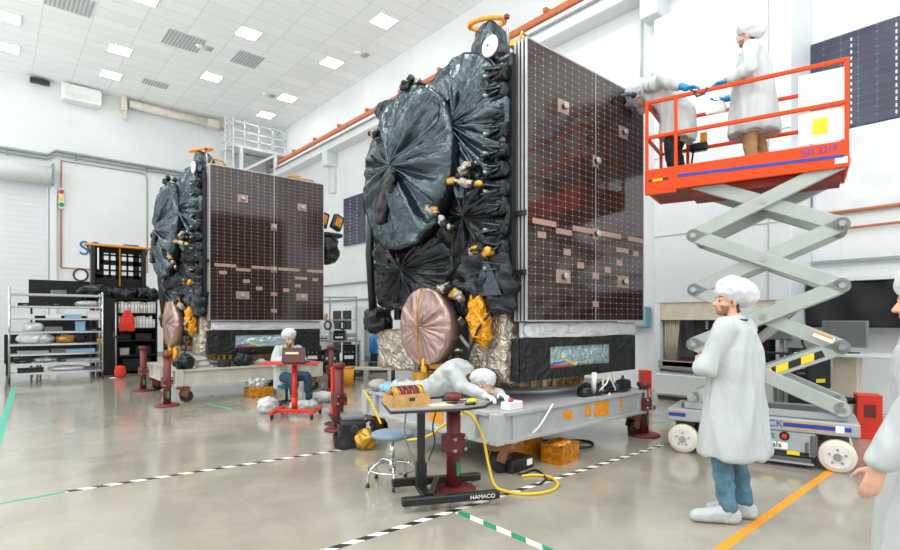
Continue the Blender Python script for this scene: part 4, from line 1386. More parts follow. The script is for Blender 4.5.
# 2. worker walking in at the right edge
t = person('person in a white coat walking in at the right edge, bare hand swinging forward', cw(2.245, 2.42), face_dir(-0.94, 0.34))
J = dict(right=(1, 0, 0), hip=(0, 0, 0.94), chest=(0, 0.02, 1.28), neck=(0, 0.03, 1.46), hpl=(-0.09, 0, 0.9), hpr=(0.09, 0, 0.9), knl=(-0.09, 0.07, 0.5), knr=(0.09, -0.04, 0.5),
         anl=(-0.09, 0.1, 0.1), anr=(0.09, -0.28, 0.14), tol=(-0.1, 0.28, 0.047), tor=(0.1, -0.12, 0.05), shl=(-0.185, 0.0, 1.38), shr=(0.185, 0.0, 1.38),
         ell=(-0.27, 0.19, 1.13), elr=(0.25, -0.14, 1.12), wrl=(-0.25, 0.32, 0.87), wrr=(0.24, -0.12, 0.86), chest2=(0, 0.02, 1.34))
Hm = Hmat((0, 0.07, 1.585), (0.05, 1, -0.1))
body(t, J, Hm, [((-0.25, 0.32, 0.87), (0.0, 0.3, -0.95), (1, -0.2, 0), (0.1, 1, 0.1), 0.35, 0.98), ((0.24, -0.12, 0.86), (0, 0.1, -1), (-1, 0, 0), (0, 1, 0), 0.4)], 0.006)
cap_(t, Hm, 1.05, 3)
coat(t, J, [((0, 0.0, 0.3), 0.27, 0.24), ((0, 0, 0.36), 0.27, 0.24), ((0, 0, 0.7), 0.245, 0.2), ((0, 0, 1.02), 0.22, 0.165), ((0, 0.02, 1.24), 0.21, 0.15), ((0, 0.02, 1.38), 0.165, 0.115), ((0, 0.03, 1.46), 0.075, 0.075)], 0.0, 9, cuff=0.056)
pants(t, J, 'dark_jeans'); shoes(t, J)

# 3. worker standing in the basket, facing left with a glove on the rail
p = LW(0.7, 0.34, PF)
t = person('person in a white coat standing upright in the orange basket, blue glove on the rail', p, LA + PI / 2 - 0.1)
sc_ = 0.965
J = dict(right=(1, 0, 0), hip=(0, 0, 0.96), chest=(0, 0.03, 1.29), neck=(0, 0.05, 1.47), hpl=(-0.09, 0, 0.92), hpr=(0.09, 0, 0.92), knl=(-0.10, 0.05, 0.5), knr=(0.1, 0.0, 0.5),
         anl=(-0.11, 0.02, 0.09), anr=(0.12, -0.06, 0.09), tol=(-0.12, 0.2, 0.047), tor=(0.14, 0.12, 0.047), shl=(-0.175, 0.02, 1.4), shr=(0.175, 0.02, 1.4),
         ell=(-0.28, 0.02, 1.13), elr=(0.24, 0.06, 1.14), wrl=(-0.29, 0.22, 1.06), wrr=(0.13, 0.3, 1.02), chest2=(0, 0.03, 1.36))
Hm = Hmat((0, 0.085, 1.605), (0.05, 1, 0.08))
body(t, J, Hm, [], 0.009, True)
cap_(t, Hm, 1.1, 5, -0.025)
coat(t, J, [((0, 0.03, 0.5), 0.25, 0.25), ((0, 0.03, 0.55), 0.25, 0.25), ((0, 0.03, 0.8), 0.24, 0.22), ((0, 0.03, 1.05), 0.22, 0.19), ((0, 0.03, 1.26), 0.21, 0.165), ((0, 0.03, 1.39), 0.16, 0.11), ((0, 0.05, 1.47), 0.075, 0.075)], 0.0, 14)
pants(t, J, 'khaki'); shoes(t, J)
mb = MB(); mb.cap((-0.288, 0.2, 1.067), (-0.292, 0.25, 1.05), 0.042, 0.04); hand(mb, (-0.292, 0.24, 1.05), (-0.35, 0.9, -0.12), (0, 0, -1), (1, 0.2, 0), 0.7, 1.12); fused('glove', mb, ['blue_glove'], t, 0.006, 1)
mb = MB(); mb.cap((0.138, 0.28, 1.03), (0.12, 0.33, 1.015), 0.04, 0.038); hand(mb, (0.12, 0.33, 1.01), (-0.4, 0.85, -0.1), (-0.3, 0, 1), (-1, 0.3, 0), 0.5, 1.1); fused('glove', mb, ['blue_glove'], t, 0.006, 1)
mb = MB('dark_steel')
for sx in (-0.03, 0.03):
    mb.tube([Hm @ V((sx + 0.022 * math.cos(a), 0.104, 0.002 + 0.017 * math.sin(a))) for a in [2 * PI * k / 12 for k in range(12)]], 0.0022, 5, True)
    mb.tube([Hm @ V((sx / 0.03 * 0.052, 0.1, 0.006)), Hm @ V((sx / 0.03 * 0.078, 0.02, 0.008))], 0.0025, 5)
mb.build('glasses', None, t)
mb = MB(); mb.tube([(-0.075, -0.01, 1.46), (-0.11, 0.14, 1.38), (-0.05, 0.2, 1.24), (0.0, 0.21, 1.1)], 0.009, 6); mb.build('lanyard', 'dark_steel', t)
# papers he holds
b = LW(0.66, 0.34, PF) + Matrix.Rotation(LA + PI / 2 - 0.1, 3, 'Z') @ V((0.02, 0.43, 0.98))
mb = MB()
vs = []; nu, nv = 8, 10
for i in range(nu):
    for j in range(nv):
        vs.append(((i / 7 - 0.5) * 0.26, 0.03 * math.sin(j * 0.5 + i * 0.2), (j / 9 - 0.5) * 0.36))
mb.raw(vs, [(i * nv + j, (i + 1) * nv + j, (i + 1) * nv + j + 1, i * nv + j + 1) for i in range(nu - 1) for j in range(nv - 1)])
o = mb.build('paper_sheet', 'paper'); o.location = b; o.rotation_euler = (0.35, 0.2, LA + PI + 0.6)
md = o.modifiers.new('s', 'SOLIDIFY'); md.thickness = 0.004
tag(o, 'white paper sheets held by the upright person in the orange basket', 'paper')

# 4. worker in the basket bending over its left end towards the solar panel
p = LW(-0.16, 0.36, PF)
t = person('person in a white coat bending over the left end of the orange basket', p, LA + PI / 2)
J = dict(right=(1, 0, 0), hip=(0, -0.05, 0.93), chest=(0.02, 0.2, 1.18), neck=(0.03, 0.34, 1.26), hpl=(-0.09, -0.05, 0.9), hpr=(0.09, -0.05, 0.9), knl=(-0.1, 0.02, 0.48), knr=(0.1, 0.0, 0.48),
         anl=(-0.1, -0.04, 0.09), anr=(0.11, -0.08, 0.09), tol=(-0.11, 0.13, 0.047), tor=(0.12, 0.1, 0.047), shl=(-0.17, 0.24, 1.24), shr=(0.2, 0.24, 1.24),
         ell=(-0.32, 0.05, 1.24), elr=(0.27, 0.44, 1.22), wrl=(-0.36, -0.1, 1.05), wrr=(0.24, 0.5, 1.18), chest2=(0.02, 0.22, 1.21))
J['ell'] = (-0.31, 0.06, 1.22); J['wrl'] = (-0.33, -0.16, 1.08)
J['elr'] = (0.26, 0.42, 1.16); J['wrr'] = (0.0, 0.46, 1.24)
Hm = Hmat((0.07, 0.42, 1.24), (0.3, 0.55, -0.8), (0.1, 0.8, 0.55))
body(t, J, Hm, [], 0.01)
cap_(t, Hm, 1.12, 6, 0.0)
coat(t, J, [((0, -0.03, 0.6), 0.22, 0.2), ((0, -0.04, 0.65), 0.22, 0.2), ((0, -0.04, 0.88), 0.21, 0.19), ((0, 0.05, 1.05), 0.2, 0.16), ((0.02, 0.2, 1.18), 0.2, 0.145), ((0.03, 0.29, 1.24), 0.16, 0.11), ((0.03, 0.36, 1.26), 0.08, 0.075)], 0.0, 17)
pants(t, J, 'black_cloth'); shoes(t, J)
mb = MB(); mb.cap((-0.33, -0.14, 1.09), (-0.33, -0.19, 1.06), 0.042, 0.04); hand(mb, (-0.33, -0.18, 1.06), (-0.1, -0.95, -0.12), (0, 0, -1), (1, 0, 0), 0.7, 1.12); fused('glove', mb, ['blue_glove'], t, 0.006, 1)
mb = MB(); mb.cap((0.02, 0.455, 1.24), (-0.02, 0.47, 1.25), 0.042, 0.04); hand(mb, (-0.02, 0.47, 1.25), (-0.6, 0.7, 0.0), (0.3, 0.5, -0.6), (0, 0.2, 1), 0.4, 1.1); fused('glove', mb, ['dark_glove'], t, 0.006, 1)

# 5. seated worker behind the red cart
p = cw(-2.83, 9.3)
t = person('person in a white coat seated behind the red cart with the laptop', p, face_dir(0.62, -0.78))
J = dict(right=(1, 0, 0), hip=(0, -0.1, 0.52), chest=(0, -0.06, 0.88), neck=(0, -0.02, 1.03), hpl=(-0.09, -0.08, 0.5), hpr=(0.09, -0.08, 0.5), knl=(-0.2, 0.32, 0.53), knr=(0.06, 0.34, 0.5),
         anl=(-0.24, 0.34, 0.1), anr=(0.02, 0.3, 0.1), tol=(-0.28, 0.5, 0.047), tor=(0.02, 0.48, 0.047), shl=(-0.17, -0.05, 0.97), shr=(0.17, -0.05, 0.97),
         ell=(-0.24, 0.06, 0.76), elr=(0.26, 0.04, 0.76), wrl=(-0.1, 0.26, 0.84), wrr=(0.14, 0.26, 0.84), chest2=(0, -0.05, 0.94))
Hm = Hmat((0, 0.03, 1.16), (0.15, 1, -0.22))
body(t, J, Hm, [((-0.1, 0.26, 0.84), (0.1, 1, -0.1), (0, 0, -1), (1, 0, 0), 0.4), ((0.14, 0.26, 0.84), (-0.1, 1, -0.1), (0, 0, -1), (-1, 0, 0), 0.4)], 0.008, True)
cap_(t, Hm, 1.08, 7)
coat(t, J, [((0, -0.12, 0.3), 0.22, 0.16), ((0, -0.12, 0.36), 0.22, 0.17), ((0, -0.1, 0.55), 0.215, 0.17), ((0, -0.08, 0.72), 0.2, 0.155), ((0, -0.06, 0.86), 0.2, 0.145), ((0, -0.05, 0.96), 0.16, 0.11), ((0, -0.02, 1.04), 0.075, 0.075)], 0.0, 22)
pants(t, J, 'dark_jeans'); shoes(t, J)
P5 = p

# 6. worker lying on the dolly's deck under the satellite (own frame: y towards the head)
t = person('person in white coveralls lying on the grey dolly, reaching in under the satellite', (near.x - 0.36, near.y + 1.3, 0.6), PI)
J = dict(right=(1, 0, 0), hip=(0.02, 0.3, 0.14), chest=(0.0, 0.62, 0.3), neck=(-0.04, 0.82, 0.24), hpl=(-0.08, 0.26, 0.12), hpr=(0.1, 0.26, 0.12), knl=(-0.1, -0.12, 0.09), knr=(0.12, -0.1, 0.1),
         anl=(-0.1, -0.42, 0.08), anr=(0.1, -0.4, 0.08), tol=(-0.1, -0.58, 0.05), tor=(0.1, -0.56, 0.05), shl=(-0.18, 0.74, 0.2), shr=(0.16, 0.72, 0.36),
         ell=(-0.2, 0.95, 0.1), elr=(0.14, 0.86, 0.2), wrl=(-0.2, 1.08, 0.12), wrr=(0.05, 1.07, 0.14), chest2=(0, 0.7, 0.29))
Hm = Hmat((-0.1, 0.94, 0.19), (-0.3, 0.9, -0.25), (-0.3, 0.1, 0.9))
body(t, J, Hm, [((-0.2, 1.08, 0.12), (0.3, 1, -0.1), (0.2, 0, -1), (1, 0, 0), 0.4)], 0.009)
mb = MB()
spine(mb, [((0.02, 0.18, 0.12), 0.15, 0.1), ((0.02, 0.3, 0.14), 0.18, 0.12), ((0.0, 0.48, 0.24), 0.19, 0.17), ((0, 0.64, 0.3), 0.2, 0.18), ((0, 0.78, 0.29), 0.13, 0.12)], (1, 0, 0))
for q in 'lr':
    mb.cap(J['sh' + q], J['el' + q], 0.09, 0.075); mb.cap(J['el' + q], J['wr' + q], 0.072, 0.05)
    mb.cap(J['hp' + q], J['kn' + q], 0.1, 0.08); mb.cap(J['kn' + q], J['an' + q], 0.08, 0.06)
fused('coveralls', mb, ['coat_cloth'], t, 0.012, 3, (0.025, 7, 7, 12))
shoes(t, J)
cap_(t, Hm, 1.06, 8)
mb = MB(); hand(mb, (-0.2, 1.08, 0.12), (0.3, 1, -0.1), (0.2, 0, -1), (1, 0, 0), 0.4, 1.12); mb.cap((-0.2, 1.06, 0.12), (-0.2, 1.1, 0.12), 0.04, 0.036); fused('glove', mb, ['white_plastic'], t, 0.006, 1)
mb = MB(); hand(mb, (0.05, 1.07, 0.14), (-0.1, 1, -0.2), (0.1, 0, -1), (-1, 0, 0), 0.5, 1.1); mb.cap((0.05, 1.06, 0.14), (0.05, 1.1, 0.13), 0.04, 0.036); fused('glove', mb, ['white_plastic'], t, 0.006, 1)

# 7. worker far away behind the bench
t = person('person in white standing far off behind the bench between the two satellites', (8.55, 16.2, 0), face_dir(-0.2, -1))
J = dict(right=(1, 0, 0), hip=(0, 0, 0.96), chest=(0, 0, 1.3), neck=(0, 0.02, 1.47), hpl=(-0.09, 0, 0.92), hpr=(0.09, 0, 0.92), knl=(-0.10, 0.03, 0.5), knr=(0.1, 0.0, 0.5),
         anl=(-0.11, 0, 0.09), anr=(0.12, -0.03, 0.09), tol=(-0.12, 0.17, 0.047), tor=(0.14, 0.14, 0.047), shl=(-0.175, 0, 1.4), shr=(0.175, 0, 1.4),
         ell=(-0.25, 0.06, 1.12), elr=(0.25, 0.06, 1.12), wrl=(-0.12, 0.28, 1.05), wrr=(0.12, 0.28, 1.05), chest2=(0, 0, 1.36))
Hm = Hmat((0, 0.05, 1.61), (0, 1, -0.2))
body(t, J, Hm, [((-0.12, 0.28, 1.05), (0.1, 1, -0.3), (0, 0, -1), (1, 0, 0), 0.4), ((0.12, 0.28, 1.05), (-0.1, 1, -0.3), (0, 0, -1), (-1, 0, 0), 0.4)], 0.01)
coat(t, J, [((0, 0, 0.45), 0.24, 0.2), ((0, 0, 0.8), 0.22, 0.175), ((0, 0, 1.05), 0.2, 0.155), ((0, 0, 1.26), 0.2, 0.145), ((0, 0, 1.39), 0.16, 0.11), ((0, 0.02, 1.47), 0.075, 0.075)], 0.0, 31)
pants(t, J, 'black_cloth'); shoes(t, J)
# ------------------------------------------------------------------ props
def at(px, py, Y):
    return cw((px - 450) / 530 * Y, Y, 1.5 - (py - 320) / 530 * Y)
def fl(px, py, z=0.0):
    return at(px, py, (1.5 - z) * 530 / (py - 320))
CAMR = -math.atan2(SN, CS)       # a thing turned square to the view
def smooth_pts(P, n=8):
    P = [V(p) for p in P]; out = []
    for i in range(len(P) - 1):
        a, b, c, d = P[max(i - 1, 0)], P[i], P[i + 1], P[min(i + 2, len(P) - 1)]
        for k in range(n):
            u = k / n
            out.append(0.5 * ((2 * b) + (c - a) * u + (2 * a - 5 * b + 4 * c - d) * u * u + (3 * b - a - 3 * c + d) * u ** 3))
    return out + [P[-1]]
def cable(name, pts, r, m, label, cat='cable', group=None):
    o = MB().tube(smooth_pts(pts), r, 8).build(name, m)
    return tag(o, label, cat, group)

# black table with two long feet
pb = cw(-0.25, 4.5)
TR = CAMR + 0.26
T = thing('work_table', 'small black T-legged work table cluttered with tools in front of the grey dolly', 'table', pb, TR)
def TW(x, y, z=0.0):
    return pb + Matrix.Rotation(TR, 3, 'Z') @ V((x, y, z))
for y in (-0.34, 0.16):
    mb = MB(); mb.box((0.18, y, 0.085), (0.8, 0.075, 0.06), bev=0.008); ft = mb.build('foot', 'black_metal', T)
    mb = MB('steel')
    for x in (-0.17, 0.53):
        mb.use('steel').cyl((x, y, 0.06), (x, y, 0.03), 0.012, n=8); mb.use('grey_top').cyl((x - 0.0, y - 0.012, 0.026), (x, y + 0.012, 0.026), 0.026, n=14)
    mb.build('caster', None, ft)
    if y < 0:
        text_mesh('lettering', 'HAMACO', 0.046, 'paper', ft, Matrix.Translation((0.43, y - 0.038, 0.085)) @ RX @ Matrix.Diagonal((1.05, 1, 1, 1)))
mb = MB(); mb.box((0, -0.09, 0.09), (0.07, 0.5, 0.05)); mb.bar((0.02, -0.3, 0.1), (0.18, 0.14, 0.1), 0.05, 0.04); mb.build('cross_bar', 'black_metal', T)
mb = MB(); mb.box((0, -0.02, 0.43), (0.06, 0.06, 0.68), bev=0.006); mb.box((0, -0.02, 0.2), (0.085, 0.085, 0.2), bev=0.006); mb.build('post', 'black_metal', T)
mb = MB('grey_top')
pl = [(-0.3, -0.3), (0.3, -0.3), (0.5, -0.22), (0.6, -0.06), (0.55, 0.14), (0.4, 0.2), (-0.3, 0.2)]
mb.use('grey_top').prism(pl, 0.785, 0.795); mb.use('dark_steel').prism([(x * 1.01, y * 1.01) for x, y in pl], 0.765, 0.786)
mb.build('tabletop', None, T)
mb = MB(); mb.box((0.05, -0.04, 0.755), (0.55, 0.3, 0.02)); mb.build('top_support', 'black_metal', T)
# what lies on it
bx = thing('wooden_box', 'open wooden box holding rolls of tape on the black table', 'box', TW(-0.13, -0.06, 0.795), TR + 0.25)
mb = MB()
for y in (-0.1, 0.1): mb.box((0, y, 0.05), (0.32, 0.014, 0.1))
for x in (-0.16, 0.16): mb.box((x, 0, 0.045), (0.014, 0.2, 0.09))
mb.box((0, 0, 0.007), (0.32, 0.2, 0.014)); mb.build('body', 'tan_wood', bx)
mb = MB(); mb.box((0, -0.108, 0.06), (0.05, 0.006, 0.03), bev=0.002); mb.build('latch', 'dark_steel', bx)
for k, (m, m2) in enumerate((('gold', 'tan_wood'), ('dark_red', 'paper'), ('dark_red', 'paper'), ('maroon', 'paper'), ('gold', 'tan_wood'))):
    p = TW(-0.13, -0.06, 0.795) + Matrix.Rotation(TR + 0.25, 3, 'Z') @ V((-0.11 + 0.055 * k, 0.0, 0.09))
    r_ = thing('tape_roll', ('amber tape roll at the left end of the wooden box on the table', 'dark red tape roll beside the left amber one in the wooden box', 'dark red tape roll in the middle of the wooden box', 'maroon tape roll right of the middle in the wooden box', 'amber tape roll at the right end of the wooden box on the table')[k], 'tape roll', p, TR + 0.25, 'tape rolls in the wooden box')
    Mx = Euler((0, PI / 2, 0)).to_matrix().to_4x4()
    MB().lathe([(0.04, -0.018), (0.072, -0.018), (0.072, 0.018), (0.04, 0.018), (0.04, -0.018)], 24, Mx, cap=False).build('tape', m, r_)
    MB().lathe([(0.034, -0.023), (0.045, -0.023), (0.045, 0.023), (0.034, 0.023), (0.034, -0.023)], 24, Mx, cap=False).build('core', m2, r_)
o = MB().box((0, 0, 0.003), (0.2, 0.15, 0.006)).build('manila_folder', 'manila'); o.location = TW(0.13, -0.14, 0.795); o.rotation_euler = (0, 0, TR + 0.2); tag(o, 'pale manila folder on the black table beside the wooden box', 'folder')
u = thing('pliers', 'black pliers on the table right of the manila folder', 'pliers', TW(0.29, -0.1, 0.803), TR + 0.3)
mb = MB(); mb.bar((-0.09, -0.02, 0), (0.02, 0.0, 0.0), 0.016, 0.014, 0.003); mb.bar((-0.09, 0.02, 0), (0.02, 0.0, 0.0), 0.016, 0.014, 0.003); mb.build('handle', 'black_plastic', u)
mb = MB(); mb.prism([(0.0, -0.015), (0.07, -0.004), (0.07, 0.004), (0.0, 0.015)], -0.006, 0.006); mb.build('jaw', 'steel', u)
u = thing('torque_wrench', 'long dark wrench lying across the right end of the black table', 'wrench', TW(0.4, 0.02, 0.805), TR - 0.2)
mb = MB(); mb.cyl((-0.14, 0, 0), (0.06, 0, 0), 0.009, n=8); mb.cyl((0.08, 0, -0.006), (0.08, 0, 0.012), 0.022, n=12); mb.build('shaft', 'steel', u)
MB().cyl((-0.2, 0, 0), (-0.1, 0, 0), 0.014, n=10).build('grip', 'black_plastic', u)
u = thing('screwdriver', 'screwdriver with a dark grip near the front edge of the black table', 'screwdriver', TW(0.33, -0.22, 0.806), TR + 0.1)
MB().cyl((0, 0, 0), (0.09, 0, 0), 0.012, n=8).build('grip', 'dark_steel', u); MB().cyl((0.09, 0, 0), (0.2, 0, 0), 0.004, n=6).build('shaft', 'steel', u)
o = MB().rock((0, 0, 0.02), (0.05, 0.03, 0.02), 0.01, 20, 3, 3).build('tape_scrap', 'hazard_yellow'); o.location = TW(0.42, -0.12, 0.795); tag(o, 'small crumpled yellow tape scrap near the right end of the black table', 'tape scrap')
cable('cable', [TW(-0.08, 0.2, 0.76), TW(-0.1, 0.21, 0.5), TW(-0.04, 0.2, 0.3), TW(0.0, 0.16, 0.14)], 0.008, 'grey_top', 'thin grey cable hanging beside the post of the black table')
cable('cable', [TW(0.2, 0.2, 0.75), TW(0.16, 0.23, 0.55), TW(0.18, 0.24, 0.4), TW(0.12, 0.22, 0.25)], 0.007, 'dark_steel', 'thin dark cable hanging from the middle of the black table')

# stool
sp = cw(-0.53, 4.86)
S_ = thing('stool', 'chrome ringed stool with a blue-grey seat left of the black table', 'stool', sp, 0.4)
mb = MB(); mb.lathe([(0.0, 0.425), (0.17, 0.425), (0.195, 0.44), (0.195, 0.46), (0.17, 0.475), (0.0, 0.478)], 32, cap=False); mb.build('seat', 'stool_blue', S_)
mb = MB(); mb.cyl((0, 0, 0.14), (0, 0, 0.42), 0.022, n=14); mb.cyl((0, 0, 0.12), (0, 0, 0.22), 0.034, n=14); mb.cyl((0, 0, 0.4), (0, 0, 0.425), 0.08, n=18); mb.build('post', 'chrome', S_)
for k in range(5):
    a = 2 * PI * k / 5
    c_, s_ = math.cos(a), math.sin(a)
    mb = MB(); mb.tube(smooth_pts([(0.03 * c_, 0.03 * s_, 0.2), (0.14 * c_, 0.14 * s_, 0.2), (0.22 * c_, 0.22 * s_, 0.13), (0.235 * c_, 0.235 * s_, 0.03)], 5), 0.011, 8)
    lg = mb.build('leg', 'chrome', S_)
    mb = MB(); mb.lathe([(0.018, 0), (0.02, 0.012), (0.014, 0.035)], 12, Matrix.Translation((0.235 * c_, 0.235 * s_, 0))); mb.build('foot_glide', 'dark_steel', lg)
mb = MB(); mb.tube([(0.215 * math.cos(a), 0.215 * math.sin(a), 0.145) for a in [2 * PI * k / 40 for k in range(40)]], 0.009, 8, True); mb.build('foot_ring', 'chrome', S_)

# black wheeled vacuum
u = thing('vacuum_cleaner', 'black wheeled vacuum cleaner on the floor at the left end of the grey dolly', 'vacuum cleaner', cw(-1.19, 6.3), CAMR + 0.3)
mb = MB(); mb.box((0.02, 0, 0.2), (0.32, 0.3, 0.26), bev=0.05, seg=3); mb.prism([(-0.19, -0.14), (0.2, -0.14), (0.2, 0.14), (-0.19, 0.14)], 0.03, 0.12); mb.build('body', 'black_plastic', u)
mb = MB(); mb.box((0.03, 0, 0.355), (0.27, 0.24, 0.06), bev=0.02, seg=2); mb.build('lid', 'screen_grey', u)
mb = MB(); mb.tube(smooth_pts([(-0.14, -0.1, 0.3), (-0.22, -0.1, 0.37), (-0.22, 0.1, 0.37), (-0.14, 0.1, 0.3)], 6), 0.015, 8); mb.build('handle', 'black_plastic', u)
for y in (-0.16, 0.16):
    mb = MB(); mb.cyl((-0.1, y - 0.02, 0.085), (-0.1, y + 0.02, 0.085), 0.085, n=22); w_ = mb.build('wheel', 'rubber', u)
    mb = MB(); mb.cyl((-0.1, y - 0.025, 0.085), (-0.1, y + 0.025, 0.085), 0.04, n=14); mb.build('hub', 'dark_steel', w_)
    mb = MB(); mb.cyl((0.17, y * 0.8 - 0.012, 0.03), (0.17, y * 0.8 + 0.012, 0.03), 0.03, n=12); mb.build('front_caster', 'rubber', u)
mb = MB(); mb.tube(smooth_pts([(0.16, -0.02, 0.28), (0.26, -0.05, 0.32), (0.3, -0.02, 0.2), (0.26, 0.05, 0.06)], 6), 0.02, 8); mb.build('hose', 'dark_steel', u)
mb = MB(); mb.lathe([(0.04, -0.152), (0.055, -0.152), (0.055, -0.148), (0.04, -0.148)], 16, Matrix.Translation((0.05, 0, 0.22)) @ Euler((-PI / 2, 0, 0)).to_matrix().to_4x4()); mb.build('emblem_ring', 'dark_steel', u)
o = MB('gold').rock((0, 0, 0.11), (0.1, 0.09, 0.11), 0.05, 9, 5, 4).build('foil_bag', 'gold'); o.location = cw(-0.98, 6.15); tag(o, 'crumpled gold foil bag on the floor right of the black vacuum', 'bag')

# on the deck of the near dolly
DZ = 0.6
def deck(u, v, z=DZ):
    return V((near.x + u, near.y + v, z))
o = MB().rock((0, 0, 0.07), (0.13, 0.12, 0.07), 0.02, 9, 4, 4).build('cloth_bundle', 'grey_cloth'); o.location = deck(-0.48, 2.05); tag(o, 'grey-brown cloth bundle on the left corner of the grey dolly', 'cloth bundle')
o = MB().rock((0, 0, 0.05), (0.16, 0.34, 0.05), 0.05, 7, 6, 5, 0.4).build('cloth', 'blue_cloth'); o.location = deck(-0.4, 1.72); tag(o, 'crumpled pale blue cloth on the deck behind the wooden box', 'cloth')
o = MB().rock((0, 0, 0.05), (0.2, 0.2, 0.05), 0.05, 6, 8, 5, 0.4).build('cloth', 'white_cloth'); o.location = deck(-0.08, 1.55); tag(o, 'crumpled white sheet on the deck below the copper reflector', 'cloth')
u = thing('control_box', 'small white box with a red button on the edge of the grey dolly', 'control box', deck(-0.25, -0.02), 0.1)
MB().box((0, 0, 0.04), (0.22, 0.12, 0.08), bev=0.008).build('body', 'white_plastic', u)
MB().cyl((-0.03, -0.01, 0.08), (-0.03, -0.01, 0.115), 0.025, n=16).build('button', 'red_paint', u)
u = thing('torch_case', 'black zipped case on the deck at the right end of the grey dolly', 'case', deck(1.85, 0.0), 0.3)
MB().box((0, 0, 0.07), (0.26, 0.16, 0.14), bev=0.03, seg=2).build('body', 'black_matte', u); MB().tube(smooth_pts([(-0.07, 0, 0.14), (0, 0, 0.19), (0.07, 0, 0.14)]), 0.01).build('handle', 'black_plastic', u)
o = MB().cyl((0, 0, 0), (0.16, -0.05, 0.2), 0.03, n=14).build('paper_roll', 'paper'); o.location = deck(1.2, -0.0, 0.63); o.rotation_euler = (0, -1.0, 0.2); tag(o, 'white paper roll leaning among the tools on the grey dolly', 'paper roll')
for k, (uu, vv, m, l) in enumerate(((1.36, -0.02, 'manila', 'pale wooden stick leaning against the black skirt'), (1.5, 0.02, 'dark_steel', 'dark steel bar leaning among the tools on the grey dolly'), (1.68, 0.0, 'manila', 'short wooden stick standing right of the window in the skirt'))):
    o = MB().bar((0, 0, 0.012), ((0.12, 0.06, 0.2), (-0.2, 0.03, 0.12), (0.03, 0.05, 0.25))[k], 0.025, 0.02, 0.003).build('stick', m); o.location = deck(uu, vv); tag(o, l, 'stick')
rr = random.Random(4)
for k in range(7):
    u_ = 1.05 + 0.115 * k
    mm = rr.choice(['black_plastic', 'black_matte', 'dark_steel'])
    o = MB().rock((0, 0, 0.055), (0.07, 0.06, 0.055 + 0.03 * (k % 3 == 1)), 0.03, 12, k + 20, 3, 0.6).build('tool_pouch', mm); o.location = deck(u_, 0.02 + 0.04 * (k % 2)); tag(o, '%s small dark tool pouch from the paper roll end, under the clear window' % ('first', 'second', 'third', 'fourth', 'fifth', 'sixth', 'seventh')[k], 'pouch', 'dark tool pouches on the grey dolly')

cable('cable', [deck(1.1, -0.03, 0.62), deck(1.3, -0.08, 0.64), deck(1.5, -0.05, 0.68), deck(1.7, -0.09, 0.62), deck(1.95, -0.06, 0.64), deck(2.05, 0.1, 0.62)], 0.012, 'black_plastic', 'black cable lying along the deck edge in front of the dark pouches')
cable('cable', [deck(1.25, -0.02, 0.63), deck(1.32, -0.1, 0.74), deck(1.45, -0.06, 0.8), deck(1.55, -0.08, 0.66), deck(1.62, -0.02, 0.63)], 0.01, 'white_plastic', 'white cable looped over the dark pouches on the grey dolly')
u = thing('clamp_lamp', 'dark clamp lamp standing between the white paper roll and the black case', 'lamp', deck(1.98, 0.22), 0.4)
MB().lathe([(0.07, 0), (0.07, 0.02), (0.02, 0.03)], 16).build('base', 'black_metal', u); MB().tube(smooth_pts([(0, 0, 0.02), (0.02, 0, 0.2), (-0.06, 0, 0.3)]), 0.01).build('arm', 'dark_steel', u); MB().cyl((-0.04, 0, 0.3), (-0.13, 0, 0.27), 0.025, 0.05, 12).build('shade', 'black_metal', u)
# under and beside the dolly
for k, (p, s, l) in enumerate(((V((4.6, 3.5, 0)), (0.36, 0.24, 0.19), 'open amber plastic crate under the grey dolly, nearer one'), (V((4.42, 3.85, 0)), (0.36, 0.24, 0.22), 'open amber plastic crate under the grey dolly, behind the other'))):
    u = thing('crate', l, 'crate', p, 0.12, 'amber crates under the grey dolly')
    mb = MB()
    for y in (-1, 1): mb.box((0, y * s[1] / 2, s[2] / 2), (s[0], 0.012, s[2]))
    for x in (-1, 1): mb.box((x * s[0] / 2, 0, s[2] / 2), (0.012, s[1], s[2]))
    mb.box((0, 0, 0.008), (s[0], s[1], 0.014)); mb.build('body', 'amber', u)
    mb = MB()
    for y in (-1, 1): mb.box((0, y * s[1] / 2, s[2]), (s[0] + 0.03, 0.03, 0.016))
    for x in (-1, 1): mb.box((x * s[0] / 2, 0, s[2]), (0.03, s[1] + 0.03, 0.016))
    mb.build('rim', 'gold', u)
    mb = MB()
    for q in range(5): mb.rock((-0.12 + 0.06 * q, 0.0, s[2] * 0.7), (0.04, 0.08, 0.06), 0.03, 12, q + k * 7, 3)
    mb.build('contents', 'amber', u)
u = thing('power_box', 'low black box with a white label on the floor beside the amber crates', 'box', V((4.0, 3.62, 0)), 0.1)
MB().box((0, 0, 0.06), (0.36, 0.24, 0.12), bev=0.01).build('body', 'black_plastic', u); MB().box((0.1, -0.122, 0.07), (0.09, 0.006, 0.06)).build('label', 'paper', u)
cable('cable', [at(505, 452, 5.3), at(512, 460, 5.3), fl(520, 474, 0.012), fl(535, 470, 0.012), fl(546, 478, 0.012), fl(540, 484, 0.012)], 0.011, 'black_plastic', 'black cable from the grey dolly down to the floor beside the black box')
cable('cable', [V((4.9, 3.9, 0.012)), V((5.3, 3.62, 0.012)), V((5.55, 3.8, 0.012)), V((5.3, 4.1, 0.012)), V((4.9, 4.3, 0.012)), V((4.6, 4.6, 0.012))], 0.014, 'rubber', 'black cable curled on the floor under the right half of the grey dolly')
